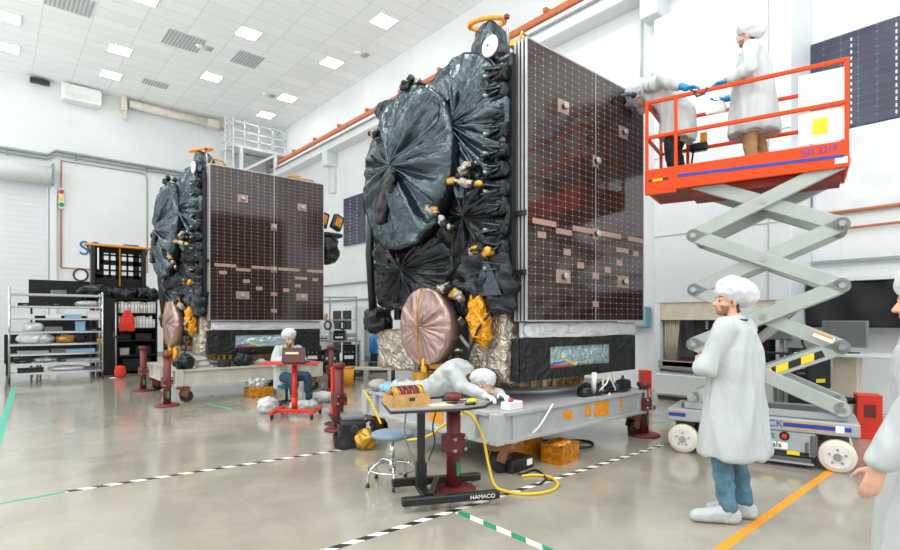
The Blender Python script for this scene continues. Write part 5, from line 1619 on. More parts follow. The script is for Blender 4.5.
cable('hose', [at(440, 405, 4.95), at(462, 411, 4.95), at(473, 417, 4.9), at(483, 438, 4.85), at(488, 462, 4.8), at(494, 484, 4.7), fl(505, 491, 0.012), fl(528, 494, 0.012), fl(550, 491, 0.012), fl(558, 484, 0.012), fl(550, 477, 0.012), fl(535, 475, 0.012), fl(522, 476, 0.012)], 0.013, 'yellow_hose', 'bright yellow hose looping from the table over the dolly corner to the floor', 'hose')
cable('strap', [at(364, 391, 6.42), at(372, 404, 6.4), at(381, 424, 6.35)], 0.016, 'hazard_yellow', 'yellow strap slanting down the left end of the grey dolly', 'strap')
cable('cable', [at(385, 434, 5.75), at(405, 440, 5.6), at(428, 436, 5.45), at(444, 425, 5.3), at(462, 414, 5.2)], 0.012, 'hazard_yellow', 'yellow cable sagging across the left end of the grey dolly')
cable('cable', [at(553, 404, 5.52), at(547, 414, 5.5), at(538, 428, 5.45), at(526, 437, 5.4), at(512, 444, 5.32)], 0.012, 'white_plastic', 'white cable slanting down the front beam of the grey dolly')
cable('cable', [at(610, 393, 6.38), at(604, 402, 6.36), at(602, 407, 6.35)], 0.012, 'white_plastic', 'short white cable end on the front beam right of the orange labels')
cable('cable', [at(645, 392, 6.9), at(650, 398, 6.95), at(646, 408, 6.9), at(634, 416, 6.85), at(622, 411, 6.7)], 0.012, 'dark_steel', 'dark cable looped at the right end of the grey dolly')

# red cart with a laptop, seat and bags
cp = cw(-2.42, 8.25)
K = thing('laptop_cart', 'red pedestal cart carrying an open laptop in front of the seated worker', 'cart', cp, CAMR)
MB().box((-0.06, 0, 0.83), (0.86, 0.42, 0.025), bev=0.008).build('tabletop', 'red_paint', K)
mb = MB(); mb.cyl((0, 0, 0.12), (0, 0, 0.82), 0.04, n=14); mb.cyl((0, 0, 0.1), (0, 0, 0.3), 0.05, n=14); mb.build('column', 'red_paint', K)
for x in (-0.26, 0.34):
    mb = MB(); mb.box((x, -0.02, 0.1), (0.06, 0.6, 0.05), bev=0.006); ft = mb.build('foot', 'red_paint', K)
    mb = MB()
    for y in (-0.28, 0.24): mb.cyl((x - 0.015, y, 0.04), (x + 0.015, y, 0.04), 0.04, n=14)
    mb.build('caster', 'rubber', ft)
MB().box((0.04, -0.1, 0.1), (0.66, 0.07, 0.05), bev=0.006).build('cross_bar', 'red_paint', K)
L_ = thing('laptop', 'open dark laptop on the red cart, its lid towards the viewer', 'laptop', cp + Matrix.Rotation(CAMR, 3, 'Z') @ V((0.05, -0.02, 0.843)), CAMR + PI)
MB().box((0, 0.06, 0.012), (0.35, 0.25, 0.022), bev=0.004).build('keyboard_base', 'dark_steel', L_)
mb = MB(); mb.box((0, 0.2, 0.125), (0.35, 0.016, 0.23), (0.25, 0, 0), 0.004)
ld = mb.build('lid', 'laptop_shell', L_)
MB().box((0.02, 0.2175, 0.155), (0.2, 0.006, 0.035), (0.25, 0, 0)).build('sticker', 'manila', ld)
u = thing('stool', 'low stool with a teal seat under the seated worker', 'stool', V((P5.x, P5.y, 0)) + Matrix.Rotation(face_dir(0.62, -0.78), 3, 'Z') @ V((0, -0.1, 0)), 0)
MB().lathe([(0, 0.31), (0.19, 0.31), (0.21, 0.33), (0.21, 0.37), (0.18, 0.385), (0, 0.385)], 24, cap=False).build('seat', 'teal_seat', u)
MB().cyl((0, 0, 0.06), (0, 0, 0.31), 0.025, n=10).build('post', 'dark_steel', u)
for k in range(5):
    a = 2 * PI * k / 5
    mb = MB(); mb.bar((0, 0, 0.08), (0.2 * math.cos(a), 0.2 * math.sin(a), 0.05), 0.03, 0.025); mb.cyl((0.2 * math.cos(a), 0.2 * math.sin(a), 0.0), (0.2 * math.cos(a), 0.2 * math.sin(a), 0.05), 0.022, n=8); mb.build('leg', 'dark_steel', u)
def bag(name, m, p, s, seed, label, cat='bag', box=0.2):
    o = MB().rock((0, 0, s[2]), s, min(s) * 0.5, 2.2 / max(s), seed, 4, box).build(name, m); o.location = p
    return tag(o, label, cat)
bag('plastic_bag', 'film_clear_white', fl(268, 413), (0.14, 0.12, 0.12), 2, 'white plastic bag on the floor left of the red cart base')
bag('plastic_bag', 'film_clear_white', fl(302, 411), (0.2, 0.14, 0.08), 3, 'white plastic bag on the floor behind the red cart base')
bag('plastic_bag', 'film_clear_white', fl(322, 402), (0.2, 0.15, 0.09), 5, 'large white plastic bag on the floor beside the worker and the jack stand')
u = thing('crate', 'amber crate heaped with dark parts under the cream dolly', 'crate', fl(259, 396), 0.1)
MB().box((0, 0, 0.09), (0.46, 0.34, 0.18), bev=0.01).build('body', 'amber', u)
mb = MB()
rr = random.Random(2)
for k in range(9): mb.rock((rr.uniform(-.16, .16), rr.uniform(-.1, .1), 0.22 + rr.uniform(0, .1)), (0.08, 0.07, 0.07), 0.04, 10, k, 3)
mb.build('contents', 'film_grey_white', u)
# gear lying on the far dolly's deck
rr = random.Random(9)
nm = ['hardware_bag', 'parts_tray', 'cable_coil']
desc = ['dark wrapped hardware at the left corner of the cream dolly', 'pale parts tray left on the cream dolly below the copper reflector', 'dark cable coil on the cream dolly in front of the black skirt',
        'grey wrapped hardware in the middle of the cream dolly edge', 'pale parts tray near the seated worker on the cream dolly', 'dark cable coil behind the seated worker on the cream dolly']
for k in range(6):
    p = V((far.x - 0.45 + 0.36 * k, far.y + 0.02 + 0.04 * (k % 2), 0.6))
    if k % 3 == 0:
        o = MB().rock((0, 0, 0.13), (0.16, 0.13, 0.13), 0.06, 8, k + 3, 4).build('hardware_bag', 'film_black')
    elif k % 3 == 1:
        mb = MB(); mb.box((0, 0, 0.012), (0.26, 0.18, 0.02)); mb.rock((0, 0, 0.06), (0.1, 0.07, 0.05), 0.03, 14, k, 3)
        for x in (-0.13, 0.13): mb.box((x, 0, 0.03), (0.012, 0.18, 0.06))
        o = mb.build('parts_tray', 'grey_cloth')
    else:
        mb = MB()
        for q in range(4): mb.tube([(0.11 * math.cos(a), 0.1 * math.sin(a), 0.015 + 0.028 * q) for a in [2 * PI * i / 20 for i in range(20)]], 0.014, 6, True)
        o = mb.build('cable_coil', 'rubber')
    o.location = p
    tag(o, desc[k], ['bag', 'tray', 'cable'][k % 3])

# red and yellow stands near the jacks
u = thing('handle_stand', 'bright red post beside the jack stand left of the black vacuum', 'stand', fl(333, 424), 0.2)
MB().lathe([(0.12, 0), (0.12, 0.02), (0.03, 0.03)], 16).build('base', 'dark_steel', u)
mb = MB(); mb.box((0, 0, 0.42), (0.05, 0.05, 0.8), bev=0.005); mb.bar((0, 0, 0.8), (0.16, 0.02, 0.84), 0.05, 0.05); mb.build('post', 'red_paint', u)
u = thing('extinguisher_stand', 'red cabinet stand behind the right end of the grey dolly', 'stand', fl(645, 407), CAMR)
MB().box((0, 0, 0.34), (0.16, 0.2, 0.6), bev=0.01).build('cabinet', 'red_paint', u); MB().box((0.09, 0, 0.3), (0.03, 0.1, 0.3)).build('hose_holder', 'hazard_yellow', u); MB().box((0, 0, 0.02), (0.26, 0.26, 0.04)).build('base', 'dark_steel', u)
u = thing('waste_bin', 'yellow bin on the floor between the two satellites', 'bin', fl(347, 386), 0.3)
MB().lathe([(0.13, 0), (0.17, 0.42), (0.155, 0.42), (0.12, 0.02)], 16).build('body', 'orange_label', u); MB().lathe([(0.17, 0.41), (0.18, 0.42), (0.18, 0.45), (0.16, 0.45)], 16, cap=False).build('rim', 'gold', u)

# ------------------------------------------------------------------ shelving at the left
rx, ry = 0.35, 16.25
RK = thing('shelving_rack', 'wheeled chrome wire shelving rack crowded with parts at the far left', 'rack', (rx, ry, 0), -0.03)
zs = (0.2, 0.43, 0.66, 0.9, 1.2, 1.52, 1.82, 2.12)
W_, D_ = 1.85, 0.6
for i, z in enumerate(zs[:]):
    mb = MB()
    for y in (0.0, D_): mb.box((W_ / 2, y, z), (W_, 0.03, 0.045))
    for k in range(14): mb.box((0.04 + k * (W_ - 0.08) / 13, D_ / 2, z), (0.012, D_, 0.012))
    for x in (0, W_): mb.box((x, D_ / 2, z), (0.03, D_, 0.04))
    mb.build('shelf', 'chrome', RK)
for x in (0, W_):
    for y in (0, D_):
        mb = MB(); mb.cyl((x, y, 0.1), (x, y, 2.2 if x else 2.3), 0.022, n=10); pz = mb.build('post', 'chrome', RK)
        mb = MB(); mb.cyl((x - 0.02, y, 0.06), (x + 0.02, y, 0.06), 0.06, n=14); mb.build('caster', 'rubber', pz)
def RW(x, y, z):
    return V((rx, ry, 0)) + Matrix.Rotation(-0.03, 3, 'Z') @ V((x, y, z))
items = [
    (0.25, 1.52, 'b', (0.42, 0.3, 0.1), 'white_plastic', 'flat white carton at the left of the third shelf from the top', 'carton'),
    (0.85, 1.52, 'b', (0.3, 0.26, 0.09), 'paper', 'small white carton in the middle of the third shelf', 'carton'),
    (1.25, 1.52, 'b', (0.34, 0.3, 0.1), 'blue_cloth', 'pale blue carton right of the middle on the third shelf', 'carton'),
    (1.68, 1.52, 'b', (0.26, 0.3, 0.2), 'white_plastic', 'white tub at the right end of the third shelf', 'tub'),
    (1.55, 1.82, 'r', (0.26, 0.2, 0.07), 'film_grey_white', 'grey wrapped bundle at the right of the second shelf', 'bundle'),
    (0.45, 1.2, 'r', (0.2, 0.22, 0.1), 'film_clear_white', 'clear wrapped bundle at the left of the fourth shelf', 'bundle'),
    (1.4, 1.2, 'b', (0.2, 0.2, 0.24), 'blue_cloth', 'pale blue and white jug standing on the fourth shelf', 'jug'),
    (0.5, 0.9, 'r', (0.36, 0.26, 0.12), 'film_clear_white', 'large pale moulded part lying across the left of the fifth shelf', 'part'),
    (1.1, 0.9, 'r', (0.2, 0.2, 0.1), 'gold', 'brown wrapped part in the middle of the fifth shelf', 'part'),
    (1.4, 0.9, 'r', (0.14, 0.2, 0.1), 'film_dark', 'dark wrapped part right of the middle on the fifth shelf', 'part'),
    (1.82, 0.9, 'b', (0.12, 0.12, 0.09), 'orange_label', 'small amber box at the right end of the fifth shelf', 'box'),
    (0.45, 0.66, 'b', (0.6, 0.4, 0.06), 'vent_grey', 'flat grey tray at the left of the sixth shelf', 'tray'),
    (1.4, 0.66, 'b', (0.6, 0.4, 0.08), 'blue_cloth', 'flat pale blue tray at the right of the sixth shelf', 'tray'),
    (0.7, 0.43, 'r', (0.26, 0.24, 0.06), 'film_grey_white', 'grey wrapped part at the left of the seventh shelf', 'part'),
    (1.45, 0.43, 'b', (0.7, 0.4, 0.07), 'film_grey_white', 'wide silver tray at the right of the seventh shelf', 'tray'),
    (0.4, 0.2, 'b', (0.5, 0.4, 0.1), 'black_plastic', 'black case at the left of the lowest shelf', 'case'),
    (1.15, 0.2, 'r', (0.4, 0.26, 0.06), 'film_clear_white', 'white plastic bundle in the middle of the lowest shelf', 'bundle'),
]
for k, (x, z, ty, s, m, l, cat) in enumerate(items):
    nm_ = cat if cat not in ('part',) else 'moulded_part'
    if ty == 'b':
        u = thing(nm_, l, cat, RW(x, 0.3, z + 0.023), -0.03)
        MB().box((0, 0, s[2] * 0.42), (s[0], s[1], s[2] * 0.84), bev=0.008).build('body', m, u)
        MB().box((0, 0, s[2] * 0.92), (s[0] + 0.014, s[1] + 0.014, s[2] * 0.16), bev=0.004).build('lid', m, u)
    else:
        o = MB().rock((0, 0, s[2]), s, min(s) * 0.45, 6, k + 2, 4, 0.25).build(nm_, m); o.location = RW(x, 0.3, z + 0.023); tag(o, l, cat)

rr = random.Random(12)
fill = [(0.95, 2.12, 'top shelf, middle'), (0.3, 1.82, 'second shelf, left'), (0.9, 1.82, 'second shelf, middle'), (0.85, 1.2, 'fourth shelf, middle'), (1.68, 1.2, 'fourth shelf, right end'),
        (0.95, 0.66, 'sixth shelf, middle'), (1.05, 0.43, 'seventh shelf, middle'), (0.25, 0.43, 'seventh shelf, left end'), (1.62, 0.2, 'lowest shelf, right end')]
for k, (x, z, wh) in enumerate(fill):
    m = rr.choice(['black_plastic', 'dark_steel', 'black_matte', 'screen_grey'])
    u = thing('equipment_case', 'dark flat case on the shelving rack, ' + wh, 'case', RW(x, 0.3, z + 0.023), -0.03)
    s = (rr.uniform(0.28, 0.38), 0.34, rr.uniform(0.07, 0.13))
    MB().box((0, 0, s[2] * 0.35), (s[0], s[1], s[2] * 0.7), bev=0.01).build('body', m, u)
    MB().box((0, 0, s[2] * 0.86), (s[0], s[1], s[2] * 0.28), bev=0.008).build('lid', m, u)
    MB().tube([(-0.05, -0.17, s[2] * 0.4), (-0.04, -0.2, s[2] * 0.42), (0.04, -0.2, s[2] * 0.42), (0.05, -0.17, s[2] * 0.4)], 0.008, 6).build('handle', 'steel', u)
# a second rack cut by the frame edge
u = thing('shelving_rack', 'chrome wire rack cut off by the left edge of the picture', 'rack', (-1.55, 16.05, 0), 0)
for z in (0.2, 0.55, 0.9, 1.2):
    mb = MB()
    for y in (0.0, 0.5): mb.box((0.8, y, z), (1.6, 0.025, 0.04))
    for k in range(9): mb.box((0.04 + k * 0.19, 0.25, z), (0.012, 0.5, 0.012))
    mb.build('shelf', 'chrome', u)
for x in (0, 1.6):
    for y in (0, 0.5): MB().cyl((x, y, 0), (x, y, 1.28), 0.02, n=8).build('post', 'chrome', u)
u = thing('equipment_case', 'black case on the top shelf of the rack at the left edge', 'case', (-0.35, 16.3, 1.225), 0)
MB().box((0, 0, 0.1), (0.5, 0.36, 0.18), bev=0.02).build('body', 'black_plastic', u); MB().box((0, 0, 0.205), (0.5, 0.36, 0.03), bev=0.01).build('lid', 'black_plastic', u)

# black screens behind the rack
def screen(x0, x1, z0, z1, y, label):
    u = thing('partition_screen', label, 'screen', ((x0 + x1) / 2, y, 0))
    MB().box((0, 0, (z0 + z1) / 2), (x1 - x0, 0.06, z1 - z0), bev=0.008).build('panel', 'black_matte', u)
    for x in (x0 + 0.06, x1 - 0.06):
        mb = MB(); mb.box((x - (x0 + x1) / 2, 0.05, z1 / 2), (0.05, 0.04, z1)); mb.box((x - (x0 + x1) / 2, 0.05, 0.02), (0.06, 0.5, 0.04)); mb.build('leg', 'black_metal', u)
screen(0.8, 2.75, 1.82, 2.6, 18.3, 'wide black screen panel behind the top of the shelving rack')
screen(0.95, 2.75, 0.25, 1.62, 18.7, 'black screen panel behind the middle shelves of the rack')
screen(0.3, 1.15, 0.3, 1.1, 18.9, 'small black screen panel behind the lower left shelves of the rack')

# black bookcase with binders, bags and a framed box on top
bx0, by0 = 2.22, 16.98
u = thing('bookcase', 'tall black cabinet and bookcase between the shelving rack and the far satellite', 'bookcase', (bx0, by0, 0))
WB = 1.4
mb = MB()
mb.box((0.2, 0.25, 1.05), (0.4, 0.5, 2.1), bev=0.008); mb.build('cabinet_body', 'black_matte', u)
mb = MB(); mb.box((0.2, -0.008, 1.05), (0.36, 0.016, 2.0), bev=0.004); dr = mb.build('door', 'black_plastic', u)
MB().box((0.34, -0.025, 1.1), (0.02, 0.02, 0.14)).build('handle', 'steel', dr)
mb = MB()
for x in (0.42, WB): mb.box((x, 0.25, 1.05), (0.035, 0.5, 2.1))
mb.box((0.91, 0.49, 1.05), (0.98, 0.02, 2.1)); mb.build('side_panel', 'black_matte', u)
for z in (0.1, 0.5, 0.92, 1.26, 1.68, 2.08): MB().box((0.91, 0.24, z), (0.96, 0.46, 0.035)).build('shelf', 'black_matte', u)
ORD = ('first', 'second', 'third', 'fourth', 'fifth', 'sixth', 'seventh', 'eighth', 'ninth', 'tenth', 'eleventh', 'twelfth', 'thirteenth', 'fourteenth', 'fifteenth', 'sixteenth', 'seventeenth', 'eighteenth')
rr = random.Random(3)
for z, row in ((1.7, 'top'), (1.28, 'second')):
    x = 0.46; k = 0
    while x < 1.33:
        w_ = rr.choice((0.05, 0.07, 0.085)); h = rr.uniform(0.29, 0.34)
        if row == 'second' and x > 1.25: h *= 0.8
        b_ = thing('ring_binder', '', 'binder', (bx0 + x + w_ / 2, by0 + 0.2, z + 0.0), 0, 'pale binders on the %s shelf' % row)
        b_['label'] = '%s pale ring binder from the cabinet door on the %s shelf of the black bookcase' % (ORD[k], row)
        MB().box((0, 0, h / 2), (w_ - 0.008, 0.28, h), bev=0.003).build('cover', 'binder_tan' if rr.random() < 0.2 else 'binder_white', b_)
        MB().box((0, -0.142, h * 0.6), (w_ * 0.6, 0.004, h * 0.3)).build('spine_label', 'paper', b_)
        x += w_ + 0.004; k += 1
for x, z, s, m, l in ((0.63, 0.94, (0.3, 0.3, 0.2), 'black_plastic', 'dark box at the left of the open black bookcase shelf'), (1.08, 0.94, (0.4, 0.3, 0.18), 'dark_steel', 'dark grey box at the right of the open black bookcase shelf'),
                   (0.62, 0.52, (0.22, 0.25, 0.2), 'vent_grey', 'small grey box low in the black bookcase'), (1.08, 0.52, (0.4, 0.3, 0.26), 'black_plastic', 'black box low at the right in the black bookcase'), (0.91, 0.12, (0.7, 0.36, 0.3), 'black_matte', 'large black box at the bottom of the black bookcase')):
    b_ = thing('storage_box', l, 'box', (bx0 + x, by0 + 0.22, z), 0)
    MB().box((0, 0, s[2] * 0.42), (s[0], s[1], s[2] * 0.84), bev=0.01).build('body', m, b_); MB().box((0, 0, s[2] * 0.92), (s[0] + 0.012, s[1] + 0.012, s[2] * 0.16), bev=0.005).build('lid', m, b_)
for k, (x, s, sd, l) in enumerate(((-0.05, (0.36, 0.3, 0.15), 3, 'crumpled black plastic sheeting on the left of the black bookcase'), (0.6, (0.32, 0.28, 0.13), 6, 'crumpled black plastic sheeting in the middle of the bookcase top'), (1.2, (0.32, 0.26, 0.14), 8, 'crumpled black plastic sheeting at the right of the bookcase top'))):
    o = MB().rock((0, 0, s[2]), s, 0.14, 4, sd, 5, 0.3).build('plastic_sheeting', 'film_black'); o.location = (bx0 + x, by0 + 0.26, 2.09); tag(o, l, 'plastic sheeting')
FB = thing('frame_box', 'black framed box with a yellow top bar and lit square openings behind the bookcase', 'frame', (2.17, by0 + 0.75, 0.27), 0.0)
Wf = 1.25
for x in (0, Wf): MB().box((x, 0, 1.38), (0.1, 0.3, 3.84), bev=0.01).build('upright', 'black_metal', FB)
MB().box((Wf / 2, 0, 3.33), (Wf + 0.36, 0.34, 0.06), bev=0.01).build('top_bar', 'orange_label', FB)
mb = MB()
mb.box((Wf / 2, 0.1, 3.22), (Wf, 0.04, 0.16)); mb.box((Wf / 2, 0.1, 2.2), (Wf, 0.04, 0.55))
xs_ = [0.0, 0.26, 0.4, 0.54, 0.74, 0.88, 1.02, Wf]
for i in range(len(xs_)):
    pass
zs_ = [2.5, 2.63, 2.68, 2.81, 2.93, 3.04, 3.09, 3.16]
for z0, z1 in ((2.46, 2.52), (2.63, 2.68), (2.8, 2.94), (3.06, 3.11)): mb.box((Wf / 2, 0.1, (z0 + z1) / 2), (Wf, 0.04, z1 - z0))
for x0, x1 in ((0.05, 0.28), (0.40, 0.45), (0.57, 0.72), (0.84, 0.89), (1.01, 1.17)): mb.box(((x0 + x1) / 2, 0.1, 2.8), (x1 - x0, 0.04, 0.76))
mb.build('grid_panel', 'black_matte', FB)
MB().box((Wf / 2 + 0.03, -0.02, 2.75), (0.035, 0.03, 1.1)).build('yellow_strip', 'gold', FB)
MB().box((0.12, -0.1, 2.95), (0.04, 0.02, 0.6)).build('white_strip', 'paper', FB)
mb = MB(); mb.box((0.27, 0, 2.4), (0.02, 0.02, 0.02))
for x in (-0.12, Wf + 0.12): mb.bar((x, 0, 3.3), (0.0 if x < 0 else Wf, 0, 2.95), 0.04, 0.04)
mb.build('brace', 'dark_steel', FB)
# red garment hanging, thin stand and red bag
u = thing('hanging_vest', 'bright red-orange vest hanging on the front of the black bookcase', 'vest', (bx0 + 0.66, by0 - 0.12, 1.2), 0)
mb = MB(); spine(mb, [((0, 0, 0), 0.2, 0.06), ((0, 0, 0.2), 0.19, 0.07), ((0, 0, 0.42), 0.13, 0.06), ((0, 0.0, 0.56), 0.05, 0.035)], (1, 0, 0), 26)
o = fused('cloth', mb, ['red_cloth'], u, 0.02, 2, (0.05, 9, 2, 3))
MB().tube([(0, 0, 0.54), (0, 0.02, 0.6), (0, 0.08, 0.62)], 0.01, 6).build('hook', 'steel', u)
u = thing('pole_stand', 'thin steel pole stand in front of the black cabinet door', 'stand', (bx0 + 0.28, by0 - 0.75, 0), 0)
MB().cyl((0, 0, 0.02), (0, 0, 1.95), 0.02, n=8).build('pole', 'steel', u); MB().lathe([(0.22, 0), (0.22, 0.015), (0.03, 0.03)], 20).build('base', 'chrome', u); MB().box((0, 0, 1.05), (0.14, 0.05, 0.05)).build('clamp', 'dark_steel', u)
bag('tool_bag', 'red_cloth', V((bx0 + 0.34, by0 - 0.95, 0)), (0.11, 0.12, 0.15), 7, 'red bag on the floor at the foot of the thin pole stand')
u = thing('barrier_post', 'thin tall black post in front of the left side of the far satellite', 'post', (3.15, 13.9, 0), 0)
MB().cyl((0, 0, 0.02), (0, 0, 3.1), 0.05, n=10).build('pole', 'black_metal', u); MB().lathe([(0.2, 0), (0.2, 0.02), (0.05, 0.04)], 16).build('base', 'black_metal', u)

# ------------------------------------------------------------------ bench and gear between the satellites
bp = V((7.9, 14.6, 0)); BA = CAMR
B = thing('workbench', 'framed steel workbench crowded with gear between the two satellites', 'workbench', bp, BA)
MB().box((0, 0, 0.86), (1.7, 0.6, 0.04), bev=0.005).build('top', 'grey_top', B)
for x in (-0.8, 0.0, 0.8):
    MB().box((x, -0.26, 1.1), (0.045, 0.045, 2.2)).build('post', 'aluminium', B)
    MB().box((x, 0.26, 0.43), (0.045, 0.045, 0.86)).build('leg', 'aluminium', B)
mb = MB(); mb.box((0, -0.26, 2.18), (1.65, 0.045, 0.045)); mb.box((0, -0.26, 1.5), (1.65, 0.035, 0.035)); mb.build('rail', 'aluminium', B)
MB().box((0, 0, 0.2), (1.6, 0.5, 0.03)).build('lower_shelf', 'dark_steel', B)
def BW(x, y, z): return bp + Matrix.Rotation(BA, 3, 'Z') @ V((x, y, z))
gear = [(-0.55, -0.02, 0.22, (0.42, 0.3, 0.5), 'black_plastic', 'black equipment box at the left under the steel workbench'), (0.0, 0.0, 0.22, (0.42, 0.3, 0.4), 'dark_steel', 'grey equipment box in the middle under the steel workbench'),
        (0.55, 0.0, 0.22, (0.4, 0.3, 0.52), 'black_matte', 'black equipment box at the right under the steel workbench'), (-0.25, 0.02, 0.885, (0.4, 0.3, 0.18), 'binder_white', 'white instrument box on the left of the steel workbench'),
        (0.25, 0.02, 0.885, (0.34, 0.3, 0.3), 'black_plastic', 'black instrument box on the middle of the steel workbench'), (0.62, 0.02, 0.885, (0.28, 0.3, 0.22), 'vent_grey', 'grey instrument box on the right of the steel workbench')]
for x, y, z, s, m, l in gear:
    b_ = thing('equipment_box', l, 'box', BW(x, y, z), BA)
    MB().box((0, 0, s[2] / 2), s, bev=0.015).build('case', m, b_)
    mb = MB()
    for k in range(3): mb.cyl((-s[0] * 0.3 + k * s[0] * 0.3, -s[1] / 2, s[2] * 0.6), (-s[0] * 0.3 + k * s[0] * 0.3, -s[1] / 2 - 0.015, s[2] * 0.6), 0.022, n=10)
    mb.build('knob', 'steel', b_)
    MB().box((0, -s[1] / 2 - 0.003, s[2] * 0.3), (s[0] * 0.7, 0.006, s[2] * 0.2)).build('faceplate', 'white_plastic' if m != 'binder_white' else 'dark_steel', b_)
for k, (x, l) in enumerate(((-0.05, 'small black coil hanging on the left bench rail'), (0.4, 'small black coil hanging on the right bench rail'))):
    o = MB().tube([(0.1 * math.cos(a), 0, 0.12 * math.sin(a)) for a in [2 * PI * i / 20 for i in range(20)]], 0.025, 8, True).build('hanging_coil', 'rubber'); o.location = BW(x, -0.3, 1.34); o.rotation_euler = (0, 0, BA); tag(o, l, 'cable')
u = thing('instrument_cabinet', 'white framed cabinet with dark glass doors behind the steel workbench', 'cabinet', (10.2, 17.6, 0), -PI / 2 + 0.0)
MB().box((0, 0.0, 1.0), (1.5, 0.5, 2.0), bev=0.01).build('body', 'white_paint', u)
for x in (-0.37, 0.37):
    for z in (0.62, 1.5):
        d_ = MB().box((x, -0.255, z), (0.62, 0.02, 0.7), bev=0.004).build('door', 'black_plastic', u)
        MB().box((x + (0.25 if x < 0 else -0.25), -0.275, z), (0.02, 0.02, 0.14)).build('handle', 'steel', d_)
u = thing('water_jug', 'blue plastic jug with a white cap on a black stand left of the copper reflector', 'jug', fl(363, 366) + V((0.35, -0.2, 0)), CAMR)
mb = MB(); mb.box((0, 0, 0.2), (0.3, 0.3, 0.4), bev=0.01); mb.build('stand', 'black_matte', u)
MB().lathe([(0.0, 0.4), (0.18, 0.4), (0.2, 0.45), (0.2, 0.9), (0.16, 0.98), (0.07, 1.02), (0.07, 1.06), (0, 1.06)], 24, cap=False).build('bottle', 'blue_plastic', u)
MB().cyl((0, 0, 1.06), (0, 0, 1.14), 0.09, n=16).build('cap', 'paper', u)
for k, (px, py, s, m, l) in enumerate(((330, 372, (0.5, 0.34, 0.32), 'black_plastic', 'black transport case on the floor in front of the steel workbench'), (356, 376, (0.4, 0.3, 0.22), 'dark_steel', 'low dark case on the floor below the blue jug'), (378, 372, (0.5, 0.34, 0.3), 'dark_steel', 'dark case on the floor behind the copper reflector'))):
    b_ = thing('transport_case', l, 'case', fl(px, py), CAMR + 0.2 * k)
    MB().box((0, 0, s[2] * 0.4), (s[0], s[1], s[2] * 0.8), bev=0.02).build('body', m, b_); MB().box((0, 0, s[2] * 0.9), (s[0], s[1], s[2] * 0.18), bev=0.015).build('lid', m, b_)
    MB().tube(smooth_pts([(-0.08, -s[1] / 2, s[2] * 0.55), (0, -s[1] / 2 - 0.05, s[2] * 0.58), (0.08, -s[1] / 2, s[2] * 0.55)]), 0.012).build('handle', 'steel', b_)
for k, (px, py, s, m, l) in enumerate(((324, 367, (0.5, 0.4, 0.55), 'black_matte', 'tall black case on the floor at the left foot of the steel workbench'), (352, 366, (0.5, 0.4, 0.7), 'dark_steel', 'tall dark grey case on the floor at the right foot of the steel workbench'))):
    b_ = thing('transport_case', l, 'case', fl(px, py), CAMR)
    MB().box((0, 0, s[2] * 0.42), (s[0], s[1], s[2] * 0.8), bev=0.02).build('body', m, b_); MB().box((0, 0, s[2] * 0.91), (s[0], s[1], s[2] * 0.17), bev=0.015).build('lid', m, b_)
    MB().box((0, -s[1] / 2 - 0.004, s[2] * 0.6), (0.2, 0.008, 0.12)).build('label', 'binder_white', b_)
u = thing('folding_cart', 'low steel trolley on the floor beyond the left end of the grey dolly', 'trolley', fl(345, 384) + V((0.9, 0.2, 0)), CAMR)
MB().box((0, 0, 0.3), (1.1, 0.5, 0.04)).build('deck', 'beam_cream', u)
for x in (-0.5, 0.5):
    for y in (-0.2, 0.2): MB().cyl((x, y, 0), (x, y, 0.3), 0.03, n=10).build('leg', 'dark_steel', u)

# ------------------------------------------------------------------ white machine at the right
MX, MY0, MY1, MH = 9.7, 2.83, 5.15, 7.3
Q = thing('thermal_chamber', 'tall white machine with a lit loading bay behind the scissor lift', 'machine', (MX, MY0, 0))
LY = MY1 - MY0
dpth = WX - MX - 0.02
mb = MB()
z0, z1, y0, y1 = 0.52, 1.82, 0.22, LY - 0.12
mb.box((dpth / 2, LY / 2, (MH + z1) / 2), (dpth, LY, MH - z1), bev=0.01)
mb.box((dpth / 2, LY / 2, z0 / 2 + 0.03), (dpth, LY, z0 - 0.06), bev=0.01)
mb.box((dpth / 2, y0 / 2, (z0 + z1) / 2), (dpth, y0, z1 - z0)); mb.box((dpth / 2, (LY + y1) / 2, (z0 + z1) / 2), (dpth, LY - y1, z1 - z0))
mb.box((dpth - 0.02, LY / 2, (z0 + z1) / 2), (0.04, LY, z1 - z0))
mb.build('body', 'white_panel', Q)
mb = MB(); mb.box((-0.012, 0.32, (MH + z1) / 2), (0.024, 0.012, MH - z1)); mb.box((-0.006, LY / 2, 4.6), (0.012, LY, 0.012)); mb.box((-0.006, LY / 2, 3.1), (0.012, LY, 0.012)); mb.build('panel_seam', 'vent_grey', Q)
mb = MB(); mb.box((0.04, (y0 + y1) / 2, 1.66), (0.03, y1 - y0, 0.32)); mb.build('upper_shutter', 'beige', Q)
mb = MB()
n = 50
vs = []
for i in range(n):
    y = y1 - 0.02 - 0.34 * i / (n - 1)
    for z in (0.72, 1.2, 1.8): vs.append((0.14 + 0.03 * math.sin(i * 0.9), y + (0.1 * (z - 1.8) / 1.0 * (-(i / n))), z))
mb.raw(vs, [(i * 3 + j, (i + 1) * 3 + j, (i + 1) * 3 + j + 1, i * 3 + j + 1) for i in range(n - 1) for j in range(2)])
o = mb.build('bay_curtain', 'beige', Q); md = o.modifiers.new('s', 'SOLIDIFY'); md.thickness = 0.006
mb = MB('black_plastic'); mb.box((0.6, LY / 2 - 0.1, 1.05), (0.5, 1.3, 0.9), bev=0.01)
mb.use('steel')
for k in range(3): mb.box((0.34, LY / 2 - 0.5 + 0.4 * k, 1.08), (0.02, 0.05, 0.8))
mb.use('dark_steel').box((0.34, LY / 2 - 0.1, 1.3), (0.02, 1.2, 0.06)); mb.build('chamber_door', None, Q)
